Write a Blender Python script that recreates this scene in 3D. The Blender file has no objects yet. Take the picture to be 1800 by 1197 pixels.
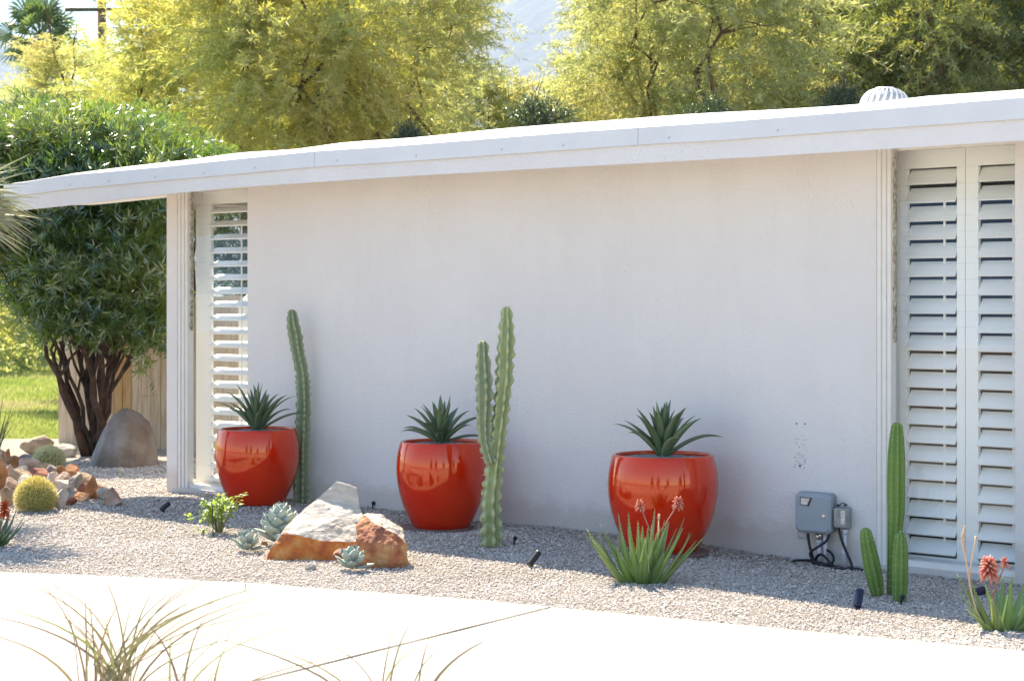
import bpy, bmesh, math, random
import numpy as np
from mathutils import Vector, Matrix, noise as mnoise
R = math.radians
random.seed(7); rng = np.random.default_rng(7)
scene = bpy.context.scene
COL = scene.collection

# ------------------------------------------------------------------ camera, sky, sun, exposure
FPX, CX, HY, CH = 3400.0, 900.0, 525.0, 1.65        # focal length in 1800-px units, principal column, horizon row, eye height
cam = bpy.data.cameras.new('camera'); camo = bpy.data.objects.new('camera', cam); COL.objects.link(camo)
camo.location = (0, 0, CH); camo.rotation_euler = (R(90), 0, 0)
cam.sensor_width = 36; cam.lens = 36 * FPX / 1800; cam.shift_y = -(598.5 - HY) / 1800
cam.clip_end = 12000; cam.clip_start = 0.05
cam.dof.use_dof = True; cam.dof.focus_distance = 12.8; cam.dof.aperture_fstop = 5.0
scene.camera = camo

th = math.atan2(3800, FPX)                            # bearing of the house front
U = Vector((math.sin(th), -math.cos(th), 0)); N = Vector((-math.cos(th), -math.sin(th), 0))
SUN_AZ, SUN_EL = R(67.5), R(50.5)
sh = U * math.sin(SUN_AZ) + N * math.cos(SUN_AZ)      # horizontal direction shadows fall
SUND = Vector((-sh.x * math.cos(SUN_EL), -sh.y * math.cos(SUN_EL), math.sin(SUN_EL)))

w = bpy.data.worlds.new('World'); scene.world = w; w.use_nodes = True
nt = w.node_tree; nt.nodes.clear()
sky = nt.nodes.new('ShaderNodeTexSky'); sky.sky_type = 'NISHITA'; sky.sun_disc = False
sky.sun_elevation = SUN_EL; sky.sun_rotation = math.atan2(SUND.x, SUND.y); sky.air_density = 1.0; sky.dust_density = .4; sky.ozone_density = 1.6
bg = nt.nodes.new('ShaderNodeBackground'); bg.inputs[1].default_value = 0.11
wo = nt.nodes.new('ShaderNodeOutputWorld'); nt.links.new(sky.outputs[0], bg.inputs[0]); nt.links.new(bg.outputs[0], wo.inputs[0])
sl = bpy.data.lights.new('sun', 'SUN'); sl.energy = 5.0; sl.angle = R(0.53); sl.color = (1, .88, .70)
slo = bpy.data.objects.new('sun', sl); COL.objects.link(slo); slo.location = (0, 0, 20)
slo.rotation_euler = (-SUND).to_track_quat('-Z', 'Y').to_euler()
vs = scene.view_settings; vs.view_transform = 'Standard'; vs.look = 'None'; vs.gamma = 1; vs.exposure = 1.62; vs.use_curve_mapping = False
scene.cycles.max_bounces = 8; scene.cycles.diffuse_bounces = 4; scene.cycles.transmission_bounces = 6; scene.cycles.transparent_max_bounces = 16
scene.cycles.sample_clamp_indirect = 6

# ------------------------------------------------------------------ geometry helpers
def G(px, py, z=0.0):
    Y = FPX * (CH - z) / (py - HY); return Vector(((px - CX) / FPX * Y, Y, z))
def P(px, py, Y): return Vector(((px - CX) / FPX * Y, Y, CH + (HY - py) * Y / FPX))
O = G(293, 864); O.z = 0
def W(u, v, z): return Vector((O.x + U.x * u + N.x * v, O.y + U.y * u + N.y * v, z))
def uvof(x, y): d = Vector((x - O.x, y - O.y, 0)); return d.dot(U), d.dot(N)
def upx(px, v):
    k = (px - CX) / FPX; ON = O.x * N.x + O.y * N.y
    Y = (v + ON) / (k * N.x + N.y); d = Vector((k * Y - O.x, Y - O.y, 0)); return d.dot(U), Y
def zpx(px, py, v): return CH + (HY - py) * upx(px, v)[1] / FPX
def lerp(a, b, t): return a + (b - a) * t
def gz(x, y):                                         # height of the gravel bed: a low mound along the wall
    u, v = uvof(x, y)
    a = float(np.interp(u, [-1, 0, .8, 2, 5.5, 6.4, 8.5], [.0, .0, .045, .045, .04, .0, -.01]))
    f = float(np.interp(v, [-1.5, .7, 1.4, 2.2], [1, 1, .3, 0]))
    n = mnoise.noise(Vector((x * 1.3, y * 1.3, 0))) * .012 + mnoise.noise(Vector((x * 4, y * 4, 3))) * .005
    for cu, h in ((1.64, .022), (3.73, -.026)): n += h * math.exp(-((u - cu) ** 2 + (v - .5) ** 2) / .16)
    return a * f + n - .004
def onground(px, py):
    p = G(px, py)
    for _ in range(3): p = G(px, py, gz(p.x, p.y))
    return p

class MB:
    def __init__(s): s.v = []; s.f = []; s.m = []; s.mi = 0
    def add(s, vs, fs):
        o = len(s.v); s.v += [Vector(p) for p in vs]; s.f += [[i + o for i in f] for f in fs]; s.m += [s.mi] * len(fs); return s
    def hexa(s, p):   # 8 points: bottom 4 ccw, top 4 ccw
        return s.add(p, [(0, 3, 2, 1), (4, 5, 6, 7), (0, 1, 5, 4), (1, 2, 6, 5), (2, 3, 7, 6), (3, 0, 4, 7)])
    def box(s, u0, u1, v0, v1, z0, z1):               # in house axes
        return s.hexa([W(u0, v1, z0), W(u1, v1, z0), W(u1, v0, z0), W(u0, v0, z0), W(u0, v1, z1), W(u1, v1, z1), W(u1, v0, z1), W(u0, v0, z1)])
    def xbox(s, c, ax, ay, az):
        c = Vector(c); ax = Vector(ax); ay = Vector(ay); az = Vector(az)
        q = [(-1, -1), (1, -1), (1, 1), (-1, 1)]
        return s.hexa([c + ax * a + ay * b - az for a, b in q] + [c + ax * a + ay * b + az for a, b in q])
    def tube(s, path, rad, n=8, cap=True, shape=None):
        path = [Vector(p) for p in path]; k = len(path)
        if not hasattr(rad, '__len__'): rad = [rad] * k
        ref = None; vs = []
        for i in range(k):
            t = (path[min(i + 1, k - 1)] - path[max(i - 1, 0)]).normalized()
            if ref is None: ref = t.orthogonal().normalized()
            ref = (ref - t * ref.dot(t)).normalized(); b = t.cross(ref)
            for j in range(n):
                a = 2 * math.pi * j / n; r = rad[i] * (shape(j, i) if shape else 1)
                vs.append(path[i] + (ref * math.cos(a) + b * math.sin(a)) * r)
        fs = [(i * n + j, i * n + (j + 1) % n, (i + 1) * n + (j + 1) % n, (i + 1) * n + j) for i in range(k - 1) for j in range(n)]
        if cap: fs += [tuple(range(n - 1, -1, -1)), tuple(range((k - 1) * n, k * n))]
        return s.add(vs, fs)
    def lathe(s, prof, c, n=48, cap=True):
        c = Vector(c); vs = [c + Vector((r * math.cos(2 * math.pi * j / n), r * math.sin(2 * math.pi * j / n), z)) for r, z in prof for j in range(n)]
        k = len(prof)
        fs = [(i * n + j, i * n + (j + 1) % n, (i + 1) * n + (j + 1) % n, (i + 1) * n + j) for i in range(k - 1) for j in range(n)]
        if cap: fs += [tuple(range(n - 1, -1, -1)), tuple(range((k - 1) * n, k * n))]
        return s.add(vs, fs)
    def leaf(s, base, az, el, L, wd, curl=-.6, seg=9, chan=.25, prof=None, twist=0, thick=0):
        # an arching, channelled blade; el = start elevation, curl = change of elevation along the blade
        d = Vector((math.cos(az), math.sin(az), 0)); side0 = Vector((-math.sin(az), math.cos(az), 0)); up = Vector((0, 0, 1))
        p = Vector(base); vs = []
        for i in range(seg + 1):
            t = i / seg; e = el + curl * t * t
            tan = d * math.cos(e) + up * math.sin(e); nor = -d * math.sin(e) + up * math.cos(e)
            a = twist * t; side = side0 * math.cos(a) + nor * math.sin(a); nn = nor * math.cos(a) - side0 * math.sin(a)
            hw = wd * .5 * (prof(t) if prof else (min(1, .55 + 1.6 * t) * (1 - t ** 2.2) + .02))
            c = chan * hw * 2; tk = thick * (1 - t * .9)
            vs += [p - side * hw + nn * c, p - side * hw * .5 + nn * c * .25, p - nn * 0, p + side * hw * .5 + nn * c * .25, p + side * hw + nn * c]
            if thick: vs += [p + side * hw * .55 - nn * tk * .75, p - nn * tk, p - side * hw * .55 - nn * tk * .75]
            p = p + tan * (L / seg)
        n = 8 if thick else 5
        fs = []
        for i in range(seg):
            for j in range(n if thick else 4):
                a = i * n + j; b = i * n + (j + 1) % n; fs.append((a, b, b + n, a + n))
        if thick: fs.append(tuple(range(seg * n, seg * n + n)))
        return s.add(vs, fs)
    def build(s, name, mat, parent=None, smooth=False, loc=None):
        base = Vector((0, 0, 0)); q = parent
        while q: base += Vector(q.location); q = q.parent
        off = Vector(loc) if loc is not None else Vector((0, 0, 0))
        me = bpy.data.meshes.new(name); o3 = base + off
        me.from_pydata([p - o3 for p in s.v], [], s.f)
        mats = mat if isinstance(mat, (list, tuple)) else [mat]
        for m in mats: me.materials.append(m)
        if len(mats) > 1: me.polygons.foreach_set('material_index', s.m)
        if smooth: me.polygons.foreach_set('use_smooth', [True] * len(me.polygons))
        me.update(); o = bpy.data.objects.new(name, me); COL.objects.link(o)
        o.location = off
        if parent: o.parent = parent
        return o

def tag(o, label=None, cat=None, group=None, kind=None):
    if label: o['label'] = label
    if cat: o['category'] = cat
    if group: o['group'] = group
    if kind: o['kind'] = kind
    return o
def thing(name, loc, label, cat, group=None):
    o = bpy.data.objects.new(name, None); COL.objects.link(o); o.location = loc; o.empty_display_size = .1
    return tag(o, label, cat, group)
def copy_tree(o, parent=None):
    c = o.copy(); COL.objects.link(c)
    if parent: c.parent = parent
    for ch in list(o.children): copy_tree(ch, c)
    return c
def bulk(name, V, F, mat, parent=None, tint=None, loc=(0, 0, 0)):
    # V (n,k,3) vertices per element, F (faces,m) index pattern, tint (n,) per element
    n, k, _ = V.shape; F = np.asarray(F); nf, m = F.shape
    me = bpy.data.meshes.new(name); me.vertices.add(n * k)
    me.vertices.foreach_set('co', (V.reshape(-1, 3) - np.asarray(loc)).astype(np.float32).ravel())
    idx = (F[None] + (np.arange(n) * k)[:, None, None]).reshape(-1)
    me.loops.add(len(idx)); me.loops.foreach_set('vertex_index', idx.astype(np.int32))
    me.polygons.add(n * nf); me.polygons.foreach_set('loop_start', (np.arange(n * nf) * m).astype(np.int32))
    me.update(calc_edges=True)
    if tint is not None:
        a = me.attributes.new('tint', 'FLOAT', 'POINT'); a.data.foreach_set('value', np.repeat(tint, k).astype(np.float32))
    me.materials.append(mat)
    o = bpy.data.objects.new(name, me); COL.objects.link(o)
    if parent: o.parent = parent
    return o
def nrm(a): return a / np.maximum(np.linalg.norm(a, axis=-1, keepdims=True), 1e-9)
def rdir(n): return nrm(rng.normal(size=(n, 3)))
def leaves(pos, d, nor, L, Wd, bend=.15, six=False):
    s = nrm(np.cross(d, nor)); n2 = np.cross(s, d); L = L[:, None]; Wd = Wd[:, None]
    if not six:
        return np.stack([pos, pos + d * L * .45 + s * Wd * .5 + n2 * L * bend * .4, pos + d * L, pos + d * L * .45 - s * Wd * .5 + n2 * L * bend * .4], 1), [(0, 1, 2, 3)]
    a = pos + d * L * .3 + n2 * L * bend; b = pos + d * L * .68 + n2 * L * bend * .9
    return np.stack([pos, a - s * Wd * .5, a + s * Wd * .5, b - s * Wd * .38, b + s * Wd * .38, pos + d * L], 1), [(0, 2, 1), (1, 2, 3), (2, 4, 3), (3, 4, 5)]

# ------------------------------------------------------------------ materials
def newmat(name):
    m = bpy.data.materials.new(name); m.use_nodes = True; nt = m.node_tree; nt.nodes.clear()
    return m, nt, nt.nodes.new('ShaderNodeOutputMaterial')
def nd(nt, t, **k):
    n = nt.nodes.new(t)
    for a, b in k.items(): setattr(n, a, b)
    return n
def ramp(nt, fac, cols):
    r = nd(nt, 'ShaderNodeValToRGB'); e = r.color_ramp.elements
    while len(e) < len(cols): e.new(.5)
    for x, (p, c) in zip(e, cols): x.position = p; x.color = (*c, 1)
    nt.links.new(fac, r.inputs[0]); return r.outputs[0]
def noisen(nt, scale, detail=4, rough=.55, co='Object', stretch=None):
    tc = nd(nt, 'ShaderNodeTexCoord'); n = nd(nt, 'ShaderNodeTexNoise'); n.inputs['Scale'].default_value = scale
    n.inputs['Detail'].default_value = detail; n.inputs['Roughness'].default_value = rough
    if stretch:
        mp = nd(nt, 'ShaderNodeMapping'); mp.inputs['Scale'].default_value = stretch
        nt.links.new(tc.outputs[co], mp.inputs[0]); nt.links.new(mp.outputs[0], n.inputs[0])
    else: nt.links.new(tc.outputs[co], n.inputs[0])
    return n
def surf(name, cols, scale=6, rough=.8, bump=0, bscale=60, spec=.4, coat=0, detail=5, metallic=0, stretch=None, bdist=.01):
    # cols: list of (position, colour) on a noise
    m, nt, out = newmat(name); b = nd(nt, 'ShaderNodeBsdfPrincipled')
    if len(cols) == 1: b.inputs['Base Color'].default_value = (*cols[0][1], 1)
    else: nt.links.new(ramp(nt, noisen(nt, scale, detail, stretch=stretch).outputs[0], cols), b.inputs['Base Color'])
    b.inputs['Roughness'].default_value = rough; b.inputs['Specular IOR Level'].default_value = spec; b.inputs['Metallic'].default_value = metallic
    b.inputs['Coat Weight'].default_value = coat; b.inputs['Coat Roughness'].default_value = .03
    if bump:
        bp = nd(nt, 'ShaderNodeBump'); bp.inputs['Strength'].default_value = bump; bp.inputs['Distance'].default_value = bdist
        nt.links.new(noisen(nt, bscale, 4, .6).outputs[0], bp.inputs['Height']); nt.links.new(bp.outputs[0], b.inputs['Normal'])
    nt.links.new(b.outputs[0], out.inputs[0]); return m
M_SPECTINT = (1, .58, .30, 1)
def leafmat(name, cols, tcols, rough=.45, gloss=.08, mix=.5):
    # cols: reflected, tcols: transmitted, both over the per-leaf tint
    m, nt, out = newmat(name); at = nd(nt, 'ShaderNodeAttribute', attribute_name='tint')
    d = nd(nt, 'ShaderNodeBsdfDiffuse'); t = nd(nt, 'ShaderNodeBsdfTranslucent'); g = nd(nt, 'ShaderNodeBsdfGlossy')
    nt.links.new(ramp(nt, at.outputs['Fac'], cols), d.inputs[0]); nt.links.new(ramp(nt, at.outputs['Fac'], tcols), t.inputs[0])
    g.inputs['Roughness'].default_value = rough; g.inputs[0].default_value = (.9, .95, .9, 1)
    mx = nd(nt, 'ShaderNodeMixShader'); mx.inputs[0].default_value = mix; nt.links.new(d.outputs[0], mx.inputs[1]); nt.links.new(t.outputs[0], mx.inputs[2])
    m2 = nd(nt, 'ShaderNodeMixShader'); m2.inputs[0].default_value = gloss; nt.links.new(mx.outputs[0], m2.inputs[1]); nt.links.new(g.outputs[0], m2.inputs[2])
    nt.links.new(m2.outputs[0], out.inputs[0]); return m
def tintmat(name, cols, rough=.8, bump=0, bscale=40, spec=.3):
    m, nt, out = newmat(name); at = nd(nt, 'ShaderNodeAttribute', attribute_name='tint'); b = nd(nt, 'ShaderNodeBsdfPrincipled')
    nt.links.new(ramp(nt, at.outputs['Fac'], cols), b.inputs['Base Color']); b.inputs['Roughness'].default_value = rough; b.inputs['Specular IOR Level'].default_value = spec
    nt.links.new(b.outputs[0], out.inputs[0]); return m

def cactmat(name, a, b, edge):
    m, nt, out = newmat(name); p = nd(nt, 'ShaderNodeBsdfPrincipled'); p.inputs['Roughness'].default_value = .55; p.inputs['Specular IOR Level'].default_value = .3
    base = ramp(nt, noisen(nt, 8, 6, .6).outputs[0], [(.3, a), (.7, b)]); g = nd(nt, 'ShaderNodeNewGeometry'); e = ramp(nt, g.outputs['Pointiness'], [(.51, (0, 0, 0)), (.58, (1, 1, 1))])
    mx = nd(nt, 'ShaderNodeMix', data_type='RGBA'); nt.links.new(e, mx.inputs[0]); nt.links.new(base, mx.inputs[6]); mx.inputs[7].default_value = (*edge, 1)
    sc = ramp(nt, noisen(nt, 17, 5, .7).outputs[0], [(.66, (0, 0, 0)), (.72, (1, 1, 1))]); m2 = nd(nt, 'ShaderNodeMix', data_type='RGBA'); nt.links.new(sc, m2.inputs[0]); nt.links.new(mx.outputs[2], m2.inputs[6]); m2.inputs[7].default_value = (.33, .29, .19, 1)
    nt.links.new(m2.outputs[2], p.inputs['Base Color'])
    bp = nd(nt, 'ShaderNodeBump'); bp.inputs['Strength'].default_value = .25; bp.inputs['Distance'].default_value = .01; nt.links.new(noisen(nt, 60, 4, .6).outputs[0], bp.inputs['Height']); nt.links.new(bp.outputs[0], p.inputs['Normal'])
    nt.links.new(p.outputs[0], out.inputs[0]); return m
def stucco(name, c1, c2):
    m, nt, out = newmat(name); b = nd(nt, 'ShaderNodeBsdfPrincipled'); b.inputs['Roughness'].default_value = .9; b.inputs['Specular IOR Level'].default_value = .2
    n1 = noisen(nt, 1.2, 6, .6); big = ramp(nt, n1.outputs[0], [(.3, c2), (.65, c1)])
    pit = noisen(nt, 95, 3, .6); pr = ramp(nt, pit.outputs[0], [(.30, (.55, .52, .5)), (.38, (1, 1, 1))])
    mask = ramp(nt, noisen(nt, 1.7, 3, .5).outputs[0], [(.42, (0, 0, 0)), (.7, (1, 1, 1))])
    mu = nd(nt, 'ShaderNodeMix', data_type='RGBA', blend_type='MULTIPLY'); nt.links.new(mask, mu.inputs[0]); nt.links.new(big, mu.inputs[6]); nt.links.new(pr, mu.inputs[7])
    tc = nd(nt, 'ShaderNodeTexCoord'); sx = nd(nt, 'ShaderNodeSeparateXYZ'); nt.links.new(tc.outputs['Object'], sx.inputs[0])
    dn = noisen(nt, 5, 6, .7); ml = nd(nt, 'ShaderNodeMath', operation='MULTIPLY_ADD'); ml.inputs[1].default_value = -.30; nt.links.new(dn.outputs[0], ml.inputs[0]); nt.links.new(sx.outputs[2], ml.inputs[2])
    dirt = ramp(nt, ml.outputs[0], [(0, (.86, .82, .78)), (.10, (1, 1, 1))]); st = ramp(nt, noisen(nt, 1.0, 7, .7, stretch=(1.6, 1.6, .25)).outputs[0], [(.34, (.965, .96, .95)), (.56, (1, 1, 1))])
    m3 = nd(nt, 'ShaderNodeMix', data_type='RGBA', blend_type='MULTIPLY'); m3.inputs[0].default_value = 1; nt.links.new(mu.outputs[2], m3.inputs[6]); nt.links.new(dirt, m3.inputs[7])
    m4 = nd(nt, 'ShaderNodeMix', data_type='RGBA', blend_type='MULTIPLY'); m4.inputs[0].default_value = 1; nt.links.new(m3.outputs[2], m4.inputs[6]); nt.links.new(st, m4.inputs[7])
    nt.links.new(m4.outputs[2], b.inputs['Base Color'])
    bp = nd(nt, 'ShaderNodeBump'); bp.inputs['Strength'].default_value = .75; bp.inputs['Distance'].default_value = .008
    nt.links.new(noisen(nt, 70, 5, .65).outputs[0], bp.inputs['Height']); nt.links.new(bp.outputs[0], b.inputs['Normal'])
    nt.links.new(b.outputs[0], out.inputs[0]); return m
M = {}
M['stucco'] = stucco('white_stucco', (.75, .712, .685), (.71, .675, .65))
M['beam'] = stucco('beam_stucco', (.72, .695, .68), (.68, .66, .645))
M['flash'] = surf('painted_flashing', [(.3, (.61, .61, .615)), (.7, (.65, .65, .65))], 3, .5, .05, 20)
M['screw'] = surf('screw_metal', [(0, (.58, .58, .6))], rough=.4)
M['foam'] = surf('white_foam_roof', [(.3, (.78, .77, .74)), (.6, (.86, .85, .83))], 14, .85, .8, 40)
M['trim'] = surf('window_trim_paint', [(.3, (.72, .69, .64)), (.7, (.78, .75, .70))], 9, .5, .05, 60)
M['shutter'] = surf('shutter_white', [(0, (.88, .87, .84))], rough=.35)
M['track'] = surf('jalousie_track_metal', [(.35, (.22, .16, .10)), (.6, (.55, .5, .42))], 30, .5)
M['dark'] = surf('dark_interior', [(0, (.05, .05, .055))], rough=.8)
M['floor'] = surf('indoor_floor', [(0, (.18, .14, .11))], rough=.5)
def glassmat():
    m, nt, out = newmat('window_glass'); t = nd(nt, 'ShaderNodeBsdfTransparent'); t.inputs[0].default_value = (.97, .98, .965, 1)
    g = nd(nt, 'ShaderNodeBsdfGlossy'); g.inputs['Roughness'].default_value = .01; lw = nd(nt, 'ShaderNodeLayerWeight'); lw.inputs[0].default_value = .5
    pw = nd(nt, 'ShaderNodeMath', operation='POWER'); pw.inputs[1].default_value = 5; f = nd(nt, 'ShaderNodeMath', operation='MULTIPLY_ADD'); f.inputs[1].default_value = .9; f.inputs[2].default_value = .055
    nt.links.new(lw.outputs['Facing'], pw.inputs[0]); nt.links.new(pw.outputs[0], f.inputs[0])
    mx = nd(nt, 'ShaderNodeMixShader'); nt.links.new(f.outputs[0], mx.inputs[0]); nt.links.new(t.outputs[0], mx.inputs[1]); nt.links.new(g.outputs[0], mx.inputs[2])
    nt.links.new(mx.outputs[0], out.inputs[0]); return m
M['glass'] = glassmat()
M['concrete'] = surf('pale_concrete', [(.28, (.31, .28, .235)), (.48, (.41, .375, .325)), (.68, (.44, .405, .355))], 1.1, .85, .2, 140, detail=8)
M['joint'] = surf('joint_dirt', [(0, (.045, .038, .032))], rough=.9)
M['dirt'] = surf('desert_dirt', [(.35, (.26, .21, .16)), (.65, (.36, .30, .24))], 4, .95, .6, 25)
M['bed'] = surf('gravel_base', [(.30, (.20, .16, .13)), (.5, (.38, .33, .28)), (.68, (.52, .46, .40))], 70, .95, 1.0, 90, bdist=.02)
M['pebble'] = tintmat('gravel_pebbles', [(0, (.24, .19, .15)), (.2, (.44, .38, .32)), (.6, (.58, .52, .46)), (.85, (.66, .60, .54)), (1, (.74, .69, .64))], .85)
M['asphalt'] = surf('asphalt', [(.35, (.05, .05, .05)), (.65, (.075, .073, .07))], 20, .9, .3, 90)
M['lawn'] = surf('lawn_soil', [(.35, (.14, .20, .03)), (.6, (.24, .27, .06)), (.75, (.38, .33, .16))], 1.4, .95, .4, 20)
M['grass'] = leafmat('lawn_grass', [(0, (.16, .22, .05)), (.6, (.27, .31, .09)), (1, (.42, .37, .2))], [(0, (.30, .40, .07)), (.6, (.46, .50, .12)), (1, (.55, .48, .24))], .5, .05)
M['wood'] = surf('fence_boards', [(.35, (.42, .30, .19)), (.6, (.55, .44, .31))], 5, .85, .3, 30, stretch=(6, 6, .6))
M['stainwood'] = surf('stained_board', [(.35, (.36, .19, .06)), (.65, (.46, .30, .14))], 5, .85, .3, 30, stretch=(6, 6, .6))
M['bark'] = surf('brown_bark', [(.35, (.07, .04, .025)), (.65, (.16, .10, .065))], 14, .95, .6, 40)
M['olebark'] = surf('oleander_bark', [(.35, (.03, .017, .012)), (.65, (.08, .043, .027))], 12, .9, .5, 50)
M['pole'] = surf('weathered_pole', [(.35, (.12, .075, .055)), (.65, (.2, .13, .1))], 6, .95, .3, 30, stretch=(5, 5, .5))
M['arm'] = surf('crossarm_wood', [(0, (.09, .07, .03))], rough=.9)
M['insul'] = surf('insulator_glaze', [(0, (.03, .035, .04))], rough=.3)
M['yleaf'] = leafmat('yellow_green_leaves', [(0, (.20, .24, .12)), (.45, (.36, .375, .20)), (.8, (.46, .44, .22)), (1, (.50, .44, .27))],
                     [(0, (.40, .47, .14)), (.45, (.64, .66, .22)), (.8, (.77, .71, .20)), (1, (.80, .66, .2))], .45, .05, .58)
M['goldleaf'] = leafmat('golden_leaves', [(0, (.27, .29, .13)), (.45, (.44, .41, .19)), (.8, (.54, .46, .22)), (1, (.58, .47, .28))],
                     [(0, (.46, .54, .12)), (.45, (.70, .70, .15)), (.8, (.80, .72, .13)), (1, (.83, .67, .16))], .45, .05, .58)
M['gleaf'] = leafmat('olive_green_leaves', [(0, (.075, .10, .05)), (.5, (.16, .19, .095)), (1, (.27, .28, .13))],
                     [(0, (.13, .18, .04)), (.5, (.32, .37, .06)), (1, (.54, .54, .07))], .45, .045, .5)
M['bushleaf'] = leafmat('dark_bush_leaves', [(0, (.03, .05, .025)), (1, (.07, .10, .045))], [(0, (.05, .09, .02)), (1, (.14, .2, .04))], .3, .1)
M['oleleaf'] = leafmat('oleander_leaves', [(0, (.03, .06, .015)), (.6, (.066, .115, .028)), (1, (.16, .19, .05))],
                       [(0, (.10, .20, .025)), (.6, (.26, .42, .045)), (1, (.48, .54, .07))], .22, .10, .45)
M['palm'] = leafmat('palm_fronds', [(0, (.09, .13, .05)), (1, (.19, .24, .11))], [(0, (.14, .22, .05)), (1, (.26, .36, .1))], .35, .1, .4)
M['deadpalm'] = surf('dry_frond_thatch', [(.3, (.2, .15, .09)), (.7, (.34, .27, .18))], 8, .9)
M['yucca'] = leafmat('yucca_blades', [(0, (.30, .18, .09)), (.3, (.26, .25, .14)), (1, (.36, .38, .25))], [(0, (.3, .17, .06)), (.3, (.2, .2, .08)), (1, (.26, .28, .12))], .4, .08, .3)
M['glaze'] = surf('red_glaze', [(.3, (.55, .012, .0015)), (.7, (.63, .034, .003))], 3, .07, .03, 7, spec=1.0, detail=3, coat=.55)
[(setattr(n.inputs['Specular Tint'], 'default_value', M_SPECTINT), setattr(n.inputs['Coat Tint'], 'default_value', (1, .75, .55, 1))) for n in M['glaze'].node_tree.nodes if n.type == 'BSDF_PRINCIPLED']
M['pebblefill'] = surf('pot_gravel', [(.35, (.13, .12, .12)), (.65, (.42, .40, .40))], 60, .95, 1, 80)
M['saucer'] = surf('clay_saucer', [(.3, (.16, .10, .08)), (.7, (.24, .16, .13))], 12, .8)
M['agave'] = leafmat('dark_agave', [(0, (.085, .14, .06)), (1, (.18, .24, .115))], [(0, (.04, .08, .015)), (1, (.07, .12, .03))], .38, .07, .15)
M['grosette'] = leafmat('grey_agave', [(0, (.27, .33, .28)), (1, (.38, .44, .38))], [(0, (.12, .16, .1)), (1, (.14, .18, .12))], .5, .05, .12)
M['spinedark'] = surf('dark_spines', [(0, (.12, .03, .025))], rough=.5)
M['aloe'] = leafmat('aloe_green', [(0, (.15, .26, .07)), (.7, (.21, .33, .09)), (1, (.31, .36, .11))], [(0, (.14, .26, .04)), (1, (.3, .36, .06))], .4, .07, .3)
M['aloedark'] = leafmat('aloe_dark_green', [(0, (.07, .14, .045)), (1, (.11, .19, .06))], [(0, (.09, .18, .03)), (1, (.16, .24, .05))], .4, .07, .25)
M['tooth'] = surf('aloe_teeth', [(0, (.5, .5, .3))], rough=.6)
M['stalk'] = surf('flower_stalk', [(0, (.32, .16, .12))], rough=.7)
M['drystalk'] = surf('dry_stalk', [(.3, (.5, .33, .2)), (.7, (.62, .46, .32))], 20, .8)
M['coral'] = leafmat('coral_florets', [(0, (.66, .17, .11)), (.6, (.74, .29, .20)), (1, (.80, .60, .48))], [(0, (.6, .08, .04)), (1, (.7, .3, .15))], .5, .03, .35)
M['orangef'] = leafmat('orange_florets', [(0, (.58, .06, .015)), (1, (.66, .16, .03))], [(0, (.6, .08, .01)), (1, (.65, .2, .03))], .5, .03, .35)
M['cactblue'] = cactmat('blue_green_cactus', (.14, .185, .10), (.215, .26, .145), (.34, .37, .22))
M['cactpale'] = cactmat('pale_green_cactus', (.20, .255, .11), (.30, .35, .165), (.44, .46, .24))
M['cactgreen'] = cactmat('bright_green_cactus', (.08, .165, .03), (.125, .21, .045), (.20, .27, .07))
M['areole'] = surf('areole_dots', [(0, (.55, .5, .3))], rough=.8)
M['barrel'] = surf('barrel_flesh', [(.3, (.13, .16, .035)), (.7, (.20, .22, .05))], 10, .7)
M['goldspine'] = leafmat('golden_spines', [(0, (.62, .52, .14)), (1, (.76, .70, .34))], [(0, (.66, .52, .1)), (1, (.72, .64, .25))], .4, .05, .35)
M['palespine'] = leafmat('pale_spines', [(0, (.72, .68, .36)), (1, (.84, .82, .58))], [(0, (.75, .7, .35)), (1, (.82, .8, .55))], .4, .05, .5)
M['shrubleaf'] = leafmat('lime_shrub_leaves', [(0, (.16, .25, .05)), (1, (.28, .36, .09))], [(0, (.3, .45, .06)), (1, (.45, .55, .1))], .4, .06)
M['shrubstem'] = surf('shrub_stem', [(0, (.2, .2, .08))], rough=.8)
M['metaldark'] = surf('dark_metal', [(0, (.02, .02, .022))], rough=.32, spec=.5)
M['bluedark'] = surf('navy_fixture', [(0, (.012, .014, .045))], rough=.35)
M['cord'] = surf('black_cord', [(0, (.012, .013, .02))], rough=.5)
M['boxgrey'] = surf('grey_plastic', [(0, (.30, .33, .36))], rough=.42, bump=.03, bscale=150)
M['boxgrey2'] = surf('grey_plastic_back', [(0, (.26, .28, .31))], rough=.5)
M['smoke'] = surf('smoked_cover', [(.35, (.22, .23, .22)), (.65, (.34, .34, .31))], 25, .25)
M['brass'] = surf('lock_metal', [(0, (.75, .72, .6))], rough=.25, metallic=.9)
M['display'] = surf('display_face', [(.4, (.5, .46, .4)), (.6, (.7, .66, .58))], 60, .3)
M['pvc'] = surf('painted_conduit', [(0, (.68, .67, .70))], rough=.5)
M['patch'] = surf('mortar_patch', [(.35, (.4, .38, .34)), (.65, (.62, .6, .56))], 30, .95, .6, 60)
M['fakerock'] = surf('moulded_grey_rock', [(.3, (.10, .072, .052)), (.5, (.165, .125, .095)), (.68, (.25, .22, .195))], 3.2, .5, .5, 14, spec=.25, detail=8)
M['white'] = surf('white_enamel', [(0, (.75, .74, .70))], rough=.4)
M['ventwhite'] = surf('white_vent_metal', [(0, (.78, .78, .77))], rough=.35)
M['ventgap'] = surf('vent_gap_shade', [(0, (.42, .42, .42))], rough=.5)  # grey stands in for the shade between the vanes
M['mountain'] = surf('mountain_rock', [(.35, (.085, .085, .085)), (.65, (.15, .145, .14))], .004, .95, .4, .01, bdist=30)
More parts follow.
